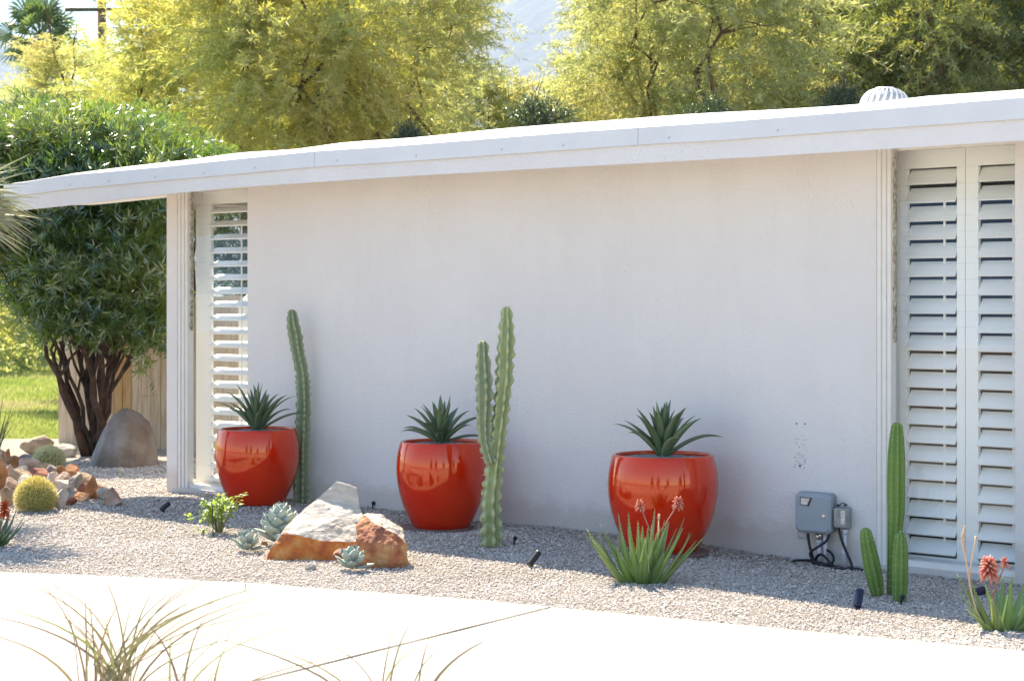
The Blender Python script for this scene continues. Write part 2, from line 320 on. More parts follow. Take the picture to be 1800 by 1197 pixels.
def rockmat(name, a, b, c, sc=7, bump=.6):
    return surf(name, [(.28, a), (.5, b), (.72, c)], sc, .85, bump, 28, detail=8, bdist=.02)
M['r_orange'] = rockmat('orange_rock', (.20, .08, .03), (.34, .155, .06), (.46, .33, .22), 9, 1)
M['r_tan'] = rockmat('tan_rock', (.22, .15, .09), (.38, .275, .175), (.52, .44, .34), 9, 1)
M['r_pale'] = rockmat('pale_rock', (.33, .27, .21), (.50, .43, .36), (.64, .58, .52), 9, 1)
M['r_pink'] = rockmat('pink_rock', (.26, .16, .11), (.42, .29, .22), (.56, .47, .41), 9, 1)
M['r_grey'] = rockmat('grey_rock', (.15, .13, .115), (.26, .235, .21), (.40, .37, .335), 9, 1)
M['r_red'] = rockmat('red_rock', (.15, .055, .04), (.28, .11, .07), (.46, .25, .15))
def tworock(name, OR):
    m, nt, out = newmat(name); b = nd(nt, 'ShaderNodeBsdfPrincipled'); b.inputs['Roughness'].default_value = .82
    at = nd(nt, 'ShaderNodeAttribute', attribute_name='patina')
    cream = ramp(nt, noisen(nt, 6, 8, .65, stretch=(1, 1, 3)).outputs[0], [(.3, (.36, .30, .23)), (.5, (.54, .47, .385)), (.7, (.63, .57, .49))])
    oran = ramp(nt, noisen(nt, 9, 8, .62).outputs[0], OR)
    ad = nd(nt, 'ShaderNodeMath', operation='ADD'); nz = noisen(nt, 11, 6, .7)
    sc = nd(nt, 'ShaderNodeMath', operation='MULTIPLY_ADD'); sc.inputs[1].default_value = .9; sc.inputs[2].default_value = -.45
    nt.links.new(nz.outputs[0], sc.inputs[0]); nt.links.new(at.outputs['Fac'], ad.inputs[0]); nt.links.new(sc.outputs[0], ad.inputs[1])
    st = ramp(nt, ad.outputs[0], [(.38, (0, 0, 0)), (.62, (1, 1, 1))])
    mx = nd(nt, 'ShaderNodeMix', data_type='RGBA'); nt.links.new(st, mx.inputs[0]); nt.links.new(cream, mx.inputs[6]); nt.links.new(oran, mx.inputs[7])
    nt.links.new(mx.outputs[2], b.inputs['Base Color'])
    bp = nd(nt, 'ShaderNodeBump'); bp.inputs['Strength'].default_value = .8; bp.inputs['Distance'].default_value = .02
    nt.links.new(noisen(nt, 22, 8, .7).outputs[0], bp.inputs['Height']); nt.links.new(bp.outputs[0], b.inputs['Normal'])
    nt.links.new(b.outputs[0], out.inputs[0]); return m
M['sandstone'] = tworock('sandstone_patina', [(.28, (.24, .07, .04)), (.42, (.48, .13, .022)), (.55, (.56, .23, .05)), (.68, (.56, .38, .18)), (.8, (.36, .25, .22))])
M['rusty'] = tworock('rusty_patina', [(.26, (.12, .045, .035)), (.40, (.30, .10, .055)), (.52, (.42, .17, .07)), (.64, (.50, .30, .13)), (.78, (.52, .42, .26))])
M['muhly'] = leafmat('dry_grass_blades', [(0, (.16, .175, .07)), (.5, (.21, .18, .10)), (1, (.19, .135, .105))], [(0, (.20, .22, .07)), (.5, (.22, .185, .09)), (1, (.19, .13, .10))], .5, .04, .35)
M['reed'] = leafmat('dark_reed', [(0, (.03, .05, .03)), (1, (.07, .09, .05))], [(0, (.03, .05, .02)), (1, (.05, .07, .03))], .4, .05, .2)

# ------------------------------------------------------------------ setting: ground, gravel, driveway, lawn, mountain
mb = MB(); mb.add([(-4000, -300, -.09), (4000, -300, -.09), (4000, 6000, -.09), (-4000, 6000, -.09)], [(0, 1, 2, 3)])
tag(mb.build('ground', M['dirt']), kind='structure')
edge_px = [(0, 1009), (215, 1017), (430, 1028), (860, 1060), (1200, 1093), (1500, 1121), (1800, 1149)]
edge = [G(x, y) for x, y in edge_px]
d0 = (edge[0] - edge[1]).normalized(); d1 = (edge[-1] - edge[-2]).normalized()
left_ext = [edge[0] + d0 * 4 + Vector((0, -.25, 0)), edge[0] + d0 * 10 + Vector((0, -1.6, 0))][::-1]
right_ext = [edge[-1] + d1 * 3, edge[-1] + d1 * 9]
full = left_ext + edge + right_ext
top = .014
outline = [Vector((p.x, p.y, top)) for p in full] + [Vector((full[-1].x + 2, -9, top)), Vector((full[0].x - 4, -9, top))]
mb = MB(); n = len(outline)
mb.add(outline + [p - Vector((0, 0, .11)) for p in outline], [tuple(range(n))[::-1]] + [(i, (i + 1) % n, (i + 1) % n + n, i + n) for i in range(n)])
drv = tag(mb.build('driveway', M['concrete']), kind='structure')
bm = bmesh.new(); bm.from_mesh(drv.data); bmesh.ops.recalc_face_normals(bm, faces=bm.faces); bm.to_mesh(drv.data); bm.free()
mb = MB()
def strip(a, b, wd, z):
    t = (b - a).normalized(); s = Vector((-t.y, t.x, 0)) * wd / 2; k = 14; vs = []
    for i in range(k + 1):
        p = a.lerp(b, i / k); j = s * (1 + random.uniform(-.35, .35)); vs += [Vector((p.x + j.x, p.y + j.y, z)), Vector((p.x - j.x, p.y - j.y, z))]
    mb.add(vs, [(2 * i, 2 * i + 1, 2 * i + 3, 2 * i + 2) for i in range(k)])
a = G(969, 1071.5); b = G(460, 1200); strip(a, b + (b - a) * 1.5, .015, top + .004)
a = G(432, 1030); b = G(430, 1046); strip(a, b, .004, top + .004)
tag(mb.build('driveway_joint', M['joint']), kind='structure')
mb = MB(); mb.add([(-60, -9.5, -.05), (60, -9.5, -.05), (60, -18, -.05), (-60, -18, -.05)], [(0, 3, 2, 1)])
tag(mb.build('road', M['asphalt']), kind='structure')

def edge_y(x): return float(np.interp(x, [p.x for p in full], [p.y for p in full]))
# gravel bed: a grid following the mound, between driveway edge, house and fence
mb = MB(); xs = np.linspace(-9.5, 5.5, 151); ny = 120; vs = []
for x in xs:
    y0 = edge_y(x)
    for j in range(ny + 1):
        y = y0 + (22.9 - y0) * (j / ny) ** 1.3; vs.append((x, y, gz(x, y) - .008))
mb.add(vs, [(i * (ny + 1) + j, (i + 1) * (ny + 1) + j, (i + 1) * (ny + 1) + j + 1, i * (ny + 1) + j + 1) for i in range(150) for j in range(ny)])
tag(mb.build('gravel_bed', M['bed'], smooth=True), kind='structure')
# loose stones
NP = 330000
yy = 1 / rng.uniform(1 / 19.5, 1 / 8.9, NP); kx = rng.uniform(-930, 930, NP); xx = kx / FPX * yy
uu = (xx - O.x) * U.x + (yy - O.y) * U.y; vv = (xx - O.x) * N.x + (yy - O.y) * N.y
ey = np.interp(xx, [p.x for p in full], [p.y for p in full])
ok = (yy > ey + .01) & ~((uu > -.02) & (vv < .0)); xx, yy = xx[ok], yy[ok]; NP = len(xx)
zz = np.array([gz(a, b) for a, b in zip(xx, yy)])
size = rng.lognormal(math.log(.0061), .36, NP) * np.clip(yy / 12.5, .85, 1.4)
octa = np.array([(1, 0, 0), (0, 1, 0), (-1, 0, 0), (0, -1, 0), (0, 0, 1), (0, 0, -1)], float)
V = octa[None] * rng.uniform(.65, 1.25, (NP, 6, 1)) + rng.normal(0, .18, (NP, 6, 3))
V[:, :, 2] *= .55
ang = rng.uniform(0, 2 * math.pi, NP); c, s_ = np.cos(ang)[:, None], np.sin(ang)[:, None]
V = np.stack([V[..., 0] * c - V[..., 1] * s_, V[..., 0] * s_ + V[..., 1] * c, V[..., 2]], -1) * size[:, None, None] + np.stack([xx, yy, zz + rng.uniform(-.003, .003, NP)], -1)[:, None]
patch = np.array([mnoise.noise(Vector((a * 1.6, b * 1.6, 8))) for a, b in zip(xx, yy)])
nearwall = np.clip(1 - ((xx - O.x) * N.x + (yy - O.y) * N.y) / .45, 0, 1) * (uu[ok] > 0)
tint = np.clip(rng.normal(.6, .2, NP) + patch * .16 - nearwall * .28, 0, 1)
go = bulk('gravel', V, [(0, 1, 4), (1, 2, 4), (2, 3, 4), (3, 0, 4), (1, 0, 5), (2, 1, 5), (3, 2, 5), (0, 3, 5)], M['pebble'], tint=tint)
ne = 260; ex = rng.uniform(-4.5, 2.9, ne); ep = np.stack([ex, np.interp(ex, [p.x for p in full], [p.y for p in full]) - np.abs(rng.normal(0, .10, ne)), np.full(ne, top + .003)], 1)
st2 = bulk('gravel', octa[None] * rng.uniform(.7, 1.2, (ne, 6, 1)) * rng.uniform(.004, .008, (ne, 1, 1)) + ep[:, None], [(0, 1, 4), (1, 2, 4), (2, 3, 4), (3, 0, 4)], M['pebble'], tint=rng.uniform(.1, .7, ne))
tag(st2, 'stray pebbles spilled onto the edge of the concrete driveway', 'gravel', kind='stuff')
tag(go, 'small pale grey and beige gravel covering the bed between house and driveway', 'gravel', kind='stuff')
# lawn at the far left
mb = MB(); mb.add([(-70, 22.9, -.05), (-4.2, 22.9, -.05), (8, 80, -.05), (-70, 80, -.05)], [(0, 1, 2, 3)])
tag(mb.build('lawn', M['lawn']), kind='structure')
NG = 60000
gy = 1 / rng.uniform(1 / 62, 1 / 22.9, NG); gx = rng.uniform(-1000, -560, NG) / FPX * gy
pos = np.stack([gx, gy, np.full(NG, -.05)], 1); d = nrm(np.stack([rng.normal(0, .45, NG), rng.normal(0, .45, NG), np.ones(NG)], 1))
pn = np.array([mnoise.noise(Vector((a * .5, b * .25, 2))) for a, b in zip(gx, gy)])
Vg, Fg = leaves(pos, d, rdir(NG), rng.uniform(.05, .1, NG) * (gy / 26) ** .5, rng.uniform(.008, .014, NG) * gy / 24)
tag(bulk('grass', Vg, Fg, M['grass'], tint=np.clip(rng.normal(.45, .2, NG) + pn * .9, 0, 1)), 'sunlit green lawn grass with dry patches beyond the bushes', 'grass', kind='stuff')
# mountain
mb = MB(); k = 90; vs = []
prof = [(-2600, 60), (-400, 95), (-60, 20), (60, 82), (160, 180), (350, 200), (600, 120), (800, 20), (930, -60), (1100, -150), (1500, -260), (2100, -180), (3200, 60), (4200, 250)]
for i in range(k + 1):
    px = -2600 + 6800 * i / k; py = float(np.interp(px, [a for a, _ in prof], [b for _, b in prof])) + 16 * mnoise.noise(Vector((i * .9, 0, 0)))
    for t in range(9):
        f = t / 8; Y = 2600 + 1500 * f; tp = P(px, py, 4100)
        jit = mnoise.noise(Vector((i * .55, t * .7, 5))) * 90 * f * (1 - f) * 4
        vs.append(((px - CX) / FPX * Y + jit, Y + jit * .5, -5 + (tp.z + 5) * f ** 1.1 + jit * .35))
mb.add(vs, [(i * 9 + j, (i + 1) * 9 + j, (i + 1) * 9 + j + 1, i * 9 + j + 1) for i in range(k) for j in range(8)])
tag(mb.build('mountain', M['mountain'], smooth=True), kind='structure')

# ------------------------------------------------------------------ house
house = thing('house', W(0, 0, 0), 'low white stucco house with a flat white roof and louvred shutters', 'house')
VO = .55                                                # eave plane
def line_fn(pts, v):
    us = [upx(x, v)[0] for x, _ in pts]; zs = [zpx(x, y, v) for x, y in pts]
    return lambda u: float(np.interp(u, us, zs))
zbot = line_fn([(25, 371), (142, 359), (292, 341.5), (400, 331), (550, 321), (700, 311), (1000, 294), (1150, 286), (1300, 278), (1500, 266), (1800, 247)], VO)
zmid = line_fn([(11, 345.5), (117, 331), (300, 314), (400, 305.5), (555, 291), (700, 282.5), (1000, 261), (1124, 252), (1300, 242), (1500, 226.5), (1800, 206)], VO)
ztop = line_fn([(8, 325), (37, 322), (117, 308.5), (167, 304.5), (300, 292.6), (400, 282), (554, 266.5), (700, 257), (1000, 233.5), (1123, 225), (1300, 213), (1500, 197), (1800, 172)], VO)
crest = lambda u: float(np.interp(u, [-1.6, -1.2, -.2, .7, 1.35, 2.0, 2.6, 3.4, 4.8, 5.4, 6.4, 7.1, 7.5, 8.2, 12.5], [.028, .034, .062, .078, .082, .070, .086, .088, .103, .10, .088, .078, .09, .078, .08]))
LB, LM, LT = upx(25, VO)[0], upx(11, VO)[0], upx(8, VO)[0]
UE = 12.5
def stations(a, b): return [a] + [x for x in np.arange(math.ceil(a * 4) / 4 + .02, b, .25)] + [b]
# beam (stucco fascia) with a raked left end
mb = MB(); st = stations(LB, UE); vs = []
for i, u in enumerate(st):
    um = LM if i == 0 else u
    vs += [W(u, VO, zbot(u)), W(um, VO, zmid(um)), W(um, VO - .09, zmid(um)), W(u, VO - .09, zbot(u) + .008)]
q = len(st)
mb.add(vs, [(4 * i + j, 4 * i + 4 + j, 4 * i + 4 + (j + 1) % 4, 4 * i + (j + 1) % 4) for i in range(q - 1) for j in range(4)] + [(3, 2, 1, 0), (4 * q - 4, 4 * q - 3, 4 * q - 2, 4 * q - 1)])
mb.build('eave_beam', M['beam'], house)
# roof: rounded white foam edge, low slope behind
mb = MB(); st = stations(LT, -.12) + stations(-.08, UE); rows = []
for u in st:
    zt, cr = ztop(u), crest(u); wav = mnoise.noise(Vector((u * 1.1, 0, 4))) * .008
    vb = -.36 if u < -.1 else -6.6
    prof = [(VO - .005, zt - .0), (VO - .04, zt + .22 * cr), (VO - .12, zt + .6 * cr), (VO - .22, zt + .9 * cr + wav), (VO - .32, zt + cr + wav), (VO - .5, zt + cr * .97 + wav), (VO - .7, zt + cr * .85), (VO - .9, zt + cr * .7)]
    prof += [(min(VO - .91, vb), zt + cr * .6)]
    sof = zbot(u)
    prof += [(min(VO - .91, vb), sof + .09), (0, sof + .075), (VO - .1, sof + .012), (VO - .1, zt - .02)]
    rows.append([W(u, v, z) for v, z in prof])
kk = len(rows[0]); vs = [p for r in rows for p in r]
mb.add(vs, [(i * kk + j, (i + 1) * kk + j, (i + 1) * kk + (j + 1) % kk, i * kk + (j + 1) % kk) for i in range(len(rows) - 1) for j in range(kk)] + [tuple(range(kk - 1, -1, -1)), tuple(range((len(rows) - 1) * kk, len(rows) * kk))])
roof = mb.build('roof', M['foam'], house, smooth=False)
bm = bmesh.new(); bm.from_mesh(roof.data); bmesh.ops.recalc_face_normals(bm, faces=bm.faces); bm.to_mesh(roof.data); bm.free()
# metal flashing in three lengths with screws
joints = [LT, upx(555, VO)[0], upx(1124, VO)[0], UE]
for a, b in zip(joints[:-1], joints[1:]):
    mb = MB(); st = stations(a + .002, b - .002); vs = []
    for i, u in enumerate(st):
        ul = u if i else u + (.012 if a == LT else 0)
        vs += [W(ul, VO + .017, zmid(u) - .012), W(u, VO + .012, ztop(u)), W(u, VO + .004, ztop(u) + .004), W(ul, VO + .005, zmid(u) - .012)]
    q = len(st)
    mb.add(vs, [(4 * i + j, 4 * i + 4 + j, 4 * i + 4 + (j + 1) % 4, 4 * i + (j + 1) % 4) for i in range(q - 1) for j in range(4)] + [(3, 2, 1, 0), (4 * q - 4, 4 * q - 3, 4 * q - 2, 4 * q - 1)])
    mb.mi = 1
    u = a + .25
    while u < min(b, 7) - .1:
        c = W(u, VO + .017, lerp(zmid(u), ztop(u), .22)); mb.tube([c, c + N * .006], [.009, .006], 8); u += random.choice([.62, .75, .55, .82])
    mb.build('flashing', [M['flash'], M['screw']], roof)
# walls
WL0, WL1 = upx(311, 0)[0], upx(435, 0)[0]; WR0, WR1 = upx(1540, 0)[0], upx(1784, 0)[0]; WT = 2.58; ZS = .10
mb = MB()
mb.box(0, WL0, -.1, 0, -.2, WT); mb.box(WL1, WR0, -.2, 0, -.2, WT); mb.box(WR1, 12, -.2, 0, -.2, WT)
mb.box(WL0, WL1, -.2, -.001, -.2, .045); mb.box(WR0, WR1, -.2, -.001, -.2, .02)
mb.box(0, .2, -6, -1.15, -.2, WT); mb.box(0, .2, -1.15, -.1, -.2, .04); mb.box(0, .2, -1.15, -.1, 2.46, WT)
mb.box(.2, 12, -6, -5.8, -.2, WT); mb.box(11.8, 12, -5.8, -.2, -.2, WT)
wall = mb.build('wall', M['stucco'], house)
mb = MB(); mb.box(.2, 11.8, -5.8, -.2, -.1, .02); mb.build('floor', M['floor'], house)
mb = MB(); mb.box(3.0, 3.1, -5.8, -.2, .02, WT); mb.box(5.6, 5.7, -5.8, -.2, .02, WT); mb.build('partition', M['dark'], house)
# drill holes and pock marks left on the wall by a removed fixture
def hole(mb, px, py, r): c = W(upx(px, 0)[0], .0015, zpx(px, py, 0)); mb.tube([c - N * .002, c], [r, r], 6)
for px, py in ((1400.3, 744.5), (1415, 745), (1406.5, 817.5)):
    mb = MB(); hole(mb, px, py, .006); mb.build('screw_hole', M['dark'], wall)
mb = MB()
for _ in range(70): hole(mb, 1407 + random.uniform(-11, 11), 765 + random.random() * 58, random.uniform(.0012, .0032))
tag(mb.build('pock_marks', M['dark'], wall), kind='stuff')

def stepped(mb, u0, u1, z0, z1, left=True):
    # moulded jamb, three steps going in
    w3 = (u1 - u0) / 3
    for i in range(3): mb.box(u0 + w3 * i, u0 + w3 * (i + 1) - .001, -.1, -.008 - .012 * i, z0, z1)
def slats(mb, u0, u1, v, zs, width, tilt, th=.011):
    for z in zs:
        c = W((u0 + u1) / 2, v, z); a = tilt + random.uniform(-.035, .035)
        ax = U * (u1 - u0) / 2; ay = (N * math.cos(a) + Vector((0, 0, -math.sin(a)))) * width / 2; az = (Vector((0, 0, 1)) * math.cos(a) + N * math.sin(a)) * th / 2
        mb.xbox(c, ax, ay, az)
def make_window(uj0, uj1, ug1, panels, tilt, ZS, label):
    win = MB(); stepped(win, uj0, uj1, ZS, WT); win.box(uj1, ug1, -.19, -.05, ZS, ZS + .035); pass
    win.box(uj1, ug1, -.19, -.09, 2.56, WT)
    wo = win.build('window', M['trim'], house); tag(wo, label)
    tr = MB(); tr.box(uj1 - .004, uj1 + .010, -.089, -.066, 1.38, 2.56)
    z = 1.40
    while z < 2.54: tr.box(uj1 + .001, uj1 + .015, -.066, -.058, z, z + .04); z += .096
    tr.build('jalousie_track', M['track'], wo)
    g = MB(); z = 1.38
    while z < 2.52:
        c = W((uj1 + ug1) / 2, -.082, z + .05); a = R(80) ; ay = (N * math.cos(a) + Vector((0, 0, -math.sin(a)))) * .054
        hu = U * (ug1 - uj1 - .02) / 2; g.add([c - hu + ay, c + hu + ay, c + hu - ay, c - hu - ay], [(0, 1, 2, 3)]); z += .096
    g.build('jalousie_glass', M['glass'], wo)
    g = MB(); g.add([W(uj1, -.088, ZS + .035), W(ug1, -.088, ZS + .035), W(ug1, -.088, 1.355), W(uj1, -.088, 1.355)], [(0, 1, 2, 3)]); g.build('pane', M['glass'], wo)
    for (a0, l0, l1, a1) in panels:
        s = MB(); v0, v1 = -.262, -.232
        s.box(a0, l0, v0, v1, ZS, 2.62); s.box(l1, a1, v0, v1, ZS, 2.62); s.box(l0, l1, v0, v1, 2.455, 2.62); s.box(l0, l1, v0, v1, ZS, ZS + .045)
        s.box((l0 + l1) / 2 + .06, (l0 + l1) / 2 + .075, v0 - .012, v0 - .004, ZS + .14, 2.3)
        slats(s, l0 + .003, l1 - .003, -.247, [2.40 - .1137 * i for i in range(21)], .112, tilt)
        s.build('shutter', M['shutter'], wo)
    return wo
VS = -.247
def us(px): return upx(px, VS)[0]
make_window(WL0, WL0 + .10, WL1, [(us(347), us(373), us(452), us(462))], R(24), .045, 'window with open shutter slats')
make_window(WR0, upx(1561, 0)[0], WR1, [(us(1566), us(1597), us(1684), us(1698.5)), (us(1699.5), us(1722), us(1800), us(1815))], R(52), .02, 'window with nearly closed shutter slats')
# side window in the end wall
sw = MB(); sw.box(.02, .06, -1.15, -1.11, .04, 2.46); sw.box(.02, .06, -.14, -.10, .04, 2.46); sw.box(.02, .06, -1.11, -.14, .04, .08); sw.box(.02, .06, -1.11, -.14, 2.42, 2.46)
swo = sw.build('window', M['trim'], house)
g = MB(); g.add([W(.04, -1.11, .08), W(.04, -.14, .08), W(.04, -.14, 2.42), W(.04, -1.11, 2.42)], [(0, 1, 2, 3)]); g.build('pane', M['glass'], swo)
# white cabinet indoors seen through the left shutters
cb = thing('cabinet', W(.3, -.85, .02), 'white panelled cabinet indoors seen through the left window slats', 'cabinet')
mb = MB(); mb.box(.21, .54, -1.0, -.62, .02, 1.62); q = [W(.21, -1.0, 1.62), W(.54, -1.0, 1.62), W(.54, -.62, 1.62), W(.21, -.62, 1.62)]; r_ = [W(.29, -.93, 1.72), W(.46, -.93, 1.72), W(.46, -.69, 1.72), W(.29, -.69, 1.72)]
mb.hexa([q[3], q[2], q[1], q[0], r_[3], r_[2], r_[1], r_[0]]); mb.build('body', M['white'], cb)
for i in range(4):
    z = .1 + .38 * i; d_ = MB(); d_.box(.235, .515, -.62, -.605, z, z + .34); d_.build('drawer', M['white'], cb)

# turbine vent on the roof
VX = upx(1555, -1.2); vc = W(VX[0], -1.2, 0); zv = CH + (HY - 153) * VX[1] / FPX
vt = thing('turbine_vent', Vector((vc.x, vc.y, zv - .42)), 'white round turbine vent with curved vanes on the house roof', 'roof vent')
mb = MB(); mb.lathe([(.2, 0), (.2, .02), (.13, .04), (.13, .2)], (vc.x, vc.y, zv - .42), 24); mb.build('base', M['ventwhite'], vt, True)
mb = MB(); c0 = Vector((vc.x, vc.y, zv - .135)); rr = 44 * VX[1] / FPX
for i in range(22):
    a = 2 * math.pi * i / 22; vs = []
    for j in range(11):
        t = j / 10; ph = lerp(-.5, math.pi / 2 - .15, t); r = rr * max(math.cos(ph), 0) ** .8; z = .125 * math.sin(ph) + .005; aa = a + .5 * t
        for da, k in ((-.055, .985), (0, 1.0), (.075, .94)): vs.append(c0 + Vector((r * k * math.cos(aa + da), r * k * math.sin(aa + da), z)))
    mb.add(vs, [(3 * j + q, 3 * j + q + 1, 3 * j + q + 4, 3 * j + q + 3) for j in range(10) for q in (0, 1)])
mb.build('vanes', M['ventwhite'], vt, True)
mb = MB(); mb.lathe([(rr * .86 * max(math.cos(p_), 0) ** .8 + .001, .118 * math.sin(p_)) for p_ in [-.5, -.2, 0, .2, .4, .6, .8, 1.0, 1.2, 1.4]], c0, 30); mb.build('shade_dome', M['ventgap'], vt, True)  # added inner dome, greyed to paint the shaded gaps behind the vanes
mb = MB(); mb.lathe([(.07, .118), (.06, .130), (.01, .135)], c0, 20); mb.build('cap', M['ventwhite'], vt, True); mb = MB(); mb.lathe([(rr * .9, -.06), (rr * .95, -.045), (rr * .9, -.03)], c0, 30); mb.build('collar', M['ventwhite'], vt, True)

# ------------------------------------------------------------------ irrigation timer, outlet, cords on the wall
def rbox(mb, px0, px1, py0, py1, v0, v1, ch=.02):
    # box on the wall from pixel extents at its front plane, corners chamfered
    u0, u1 = upx(px0, v1)[0], upx(px1, v1)[0]; pm = (px0 + px1) / 2; z0, z1 = zpx(pm, py1, v1), zpx(pm, py0, v1)
    o = [(u0 + ch, z0), (u1 - ch, z0), (u1, z0 + ch), (u1, z1 - ch), (u1 - ch, z1), (u0 + ch, z1), (u0, z1 - ch), (u0, z0 + ch)]
    b = ch * .7; cu, cz = (u0 + u1) / 2, (z0 + z1) / 2; fx = 1 - 2 * b / (u1 - u0); fz = 1 - 2 * b / (z1 - z0)
    r0 = [W(u, v0, z) for u, z in o]; r1 = [W(u, v1 - b, z) for u, z in o]; r2 = [W(cu + (u - cu) * fx, v1, cz + (z - cz) * fz) for u, z in o]
    vs = r0 + r1 + r2; n = 8
    mb.add(vs, [(i, (i + 1) % n, n + (i + 1) % n, n + i) for i in range(n)] + [(n + i, n + (i + 1) % n, 2 * n + (i + 1) % n, 2 * n + i) for i in range(n)] + [tuple(range(2 * n, 3 * n)), tuple(range(n - 1, -1, -1))])
    return u0, u1, z0, z1
uB = upx(1425, .11)[0]
ib = thing('irrigation_timer', W(uB, .0, .3), 'grey plastic irrigation timer box with a small window and round lock on the wall', 'timer box')
mb = MB(); e = rbox(mb, 1399, 1461, 866, 934, .002, .065, .018); mb.build('body', M['boxgrey2'], ib)
mb = MB(); e = rbox(mb, 1396, 1458, 868, 937, .068, .112, .022); door = mb.build('door', M['boxgrey'], ib)
du, dz = e[1] - e[0], e[3] - e[2]
def onf(fu, fz, dv=0): return W(e[0] + du * fu, .112 + dv, e[2] + dz * fz)
mb = MB(); f0 = [onf(.17, .90, .002), onf(.52, .90, .002), onf(.42, .68, .002), onf(.17, .70, .002)]; mb.add(f0 + [p - N * .004 for p in f0], [(3, 2, 1, 0), (0, 1, 5, 4), (1, 2, 6, 5), (2, 3, 7, 6), (3, 0, 4, 7)]); mb.build('window_recess', M['metaldark'], door)
mb = MB(); f0 = [onf(.20, .88, .004), onf(.45, .88, .004), onf(.38, .71, .006), onf(.20, .72, .006)]; mb.add(f0 + [p - N * .002 for p in f0], [(3, 2, 1, 0), (0, 1, 5, 4), (1, 2, 6, 5), (2, 3, 7, 6), (3, 0, 4, 7)]); mb.build('display', M['display'], door)
mb = MB(); c = onf(.83, .46, 0); mb.tube([c, c + N * .004, c + N * .006], [.012, .012, .008], 16); mb.mi = 1; mb.tube([c + N * .006, c + N * .007], [.003, .003], 8); mb.build('lock', [M['brass'], M['metaldark']], door)
mb = MB(); rbox(mb, 1400, 1420, 930, 948, .0015, .006, .012); mb.build('mortar_patch', M['patch'], wall)
def wallp(px, py, v): return W(upx(px, v)[0], v, zpx(px, py, v))
mb = MB()
for px, y0, y1, r in [(1440, 946, 992, .013)]: mb.tube([wallp(px, y0, .04), wallp(px, y1 + 4, .04)], r, 12); mb.tube([wallp(px, y0, .04), wallp(px, y0 + 9, .04)], r * 1.35, 12)
mb.build('conduit', M['pvc'], ib, True)
mb = MB(); mb.tube([wallp(1451, 934, .04), wallp(1451, 997, .04)], .0135, 12); mb.build('conduit', M['pvc'], ib, True)
mb = MB(); mb.tube([wallp(1434, 936, .045), wallp(1441, 948, .045)], [.012, .016], 10); mb.tube([wallp(1442, 936, .05), wallp(1441, 947, .045)], [.012, .014], 10); mb.build('fitting', M['brass'], ib, True)
ob = thing('outlet_box', W(upx(1480, 0)[0], 0, .3), 'weathered grey outlet box with a smoky cover beside the irrigation timer', 'outlet box')
mb = MB(); rbox(mb, 1466, 1492, 890, 929, .002, .03, .008); mb.build('back_plate', M['boxgrey2'], ob)
mb = MB(); rbox(mb, 1464, 1487, 893, 928, .032, .085, .010); cvr = mb.build('cover', M['smoke'], ob)
mb = MB(); rbox(mb, 1477, 1485, 897, 922, .086, .089, .004); mb.build('clear_panel', M['display'], cvr)
mb = MB()
for px in (1475, 1487): c = wallp(px, 887.5, .02); mb.tube([c, c + N * .02], [.006, .006], 8)
mb.tube([wallp(1474, 888, .03), wallp(1482, 883, .03), wallp(1490, 888, .03)], .003, 6); mb.build('hinge', M['metaldark'], ob)
mb = MB(); mb.tube([wallp(1486, 930, .035), wallp(1485, 938, .035)], .017, 12); mb.tube([wallp(1485, 938, .035), wallp(1483, 997, .035)], .0115, 12); mb.tube([wallp(1483.5, 969, .035), wallp(1483.4, 974, .035)], .0145, 12); mb.build('conduit', M['pvc'], ob, True)
def cord(name, pts, r, label):
    pts = [wallp(*p) for p in pts]; out = []
    for i in range(len(pts) - 1):
        p0, p1, p2, p3 = pts[max(i - 1, 0)], pts[i], pts[i + 1], pts[min(i + 2, len(pts) - 1)]
        for k in range(6):
            t = k / 6; out.append(.5 * ((2 * p1) + (p2 - p0) * t + (2 * p0 - 5 * p1 + 4 * p2 - p3) * t * t + (3 * p1 - p0 - 3 * p2 + p3) * t ** 3))
    out.append(pts[-1]); m = MB(); m.tube(out, r, 7); tag(m.build(name, M['cord'], smooth=True), label, 'cord', 'black cords below the timer')
cord('power_cord', [(1420, 937, .07), (1423, 958, .08), (1429, 980, .08), (1430, 992, .09), (1436, 978, .1), (1446, 975, .12), (1460, 990, .14), (1469, 1000, .17), (1452, 1003, .2), (1470, 1000, .2), (1500, 999, .16), (1518, 1002, .14)], .009, 'black cord dropping from the left underside of the timer and coiling on gravel')
cord('power_cord', [(1474, 928, .06), (1480, 950, .07), (1490, 975, .08), (1497, 992, .1), (1494, 997, .14), (1475, 1001, .18), (1455, 1004, .22), (1449, 1003, .2), (1460, 997, .15), (1476, 997, .12), (1500, 1004, .14), (1518, 1008, .16)], .009, 'black cord hanging from the outlet box down to the gravel')
cord('power_cord', [(1459, 933, .07), (1453, 950, .09), (1436, 962, .1), (1425, 970, .1), (1426, 980, .1), (1436, 987, .12), (1455, 992, .12), (1465, 985, .08), (1463, 974, .06), (1454, 966, .05)], .008, 'black cord looping across the white conduits under the timer')
cord('power_cord', [(1389, 991, .12), (1396, 985, .09), (1410, 984, .08), (1426, 985, .1), (1440, 992, .13), (1462, 993, .15), (1468, 997, .16)], .008, 'black cord running left along the base of the wall')

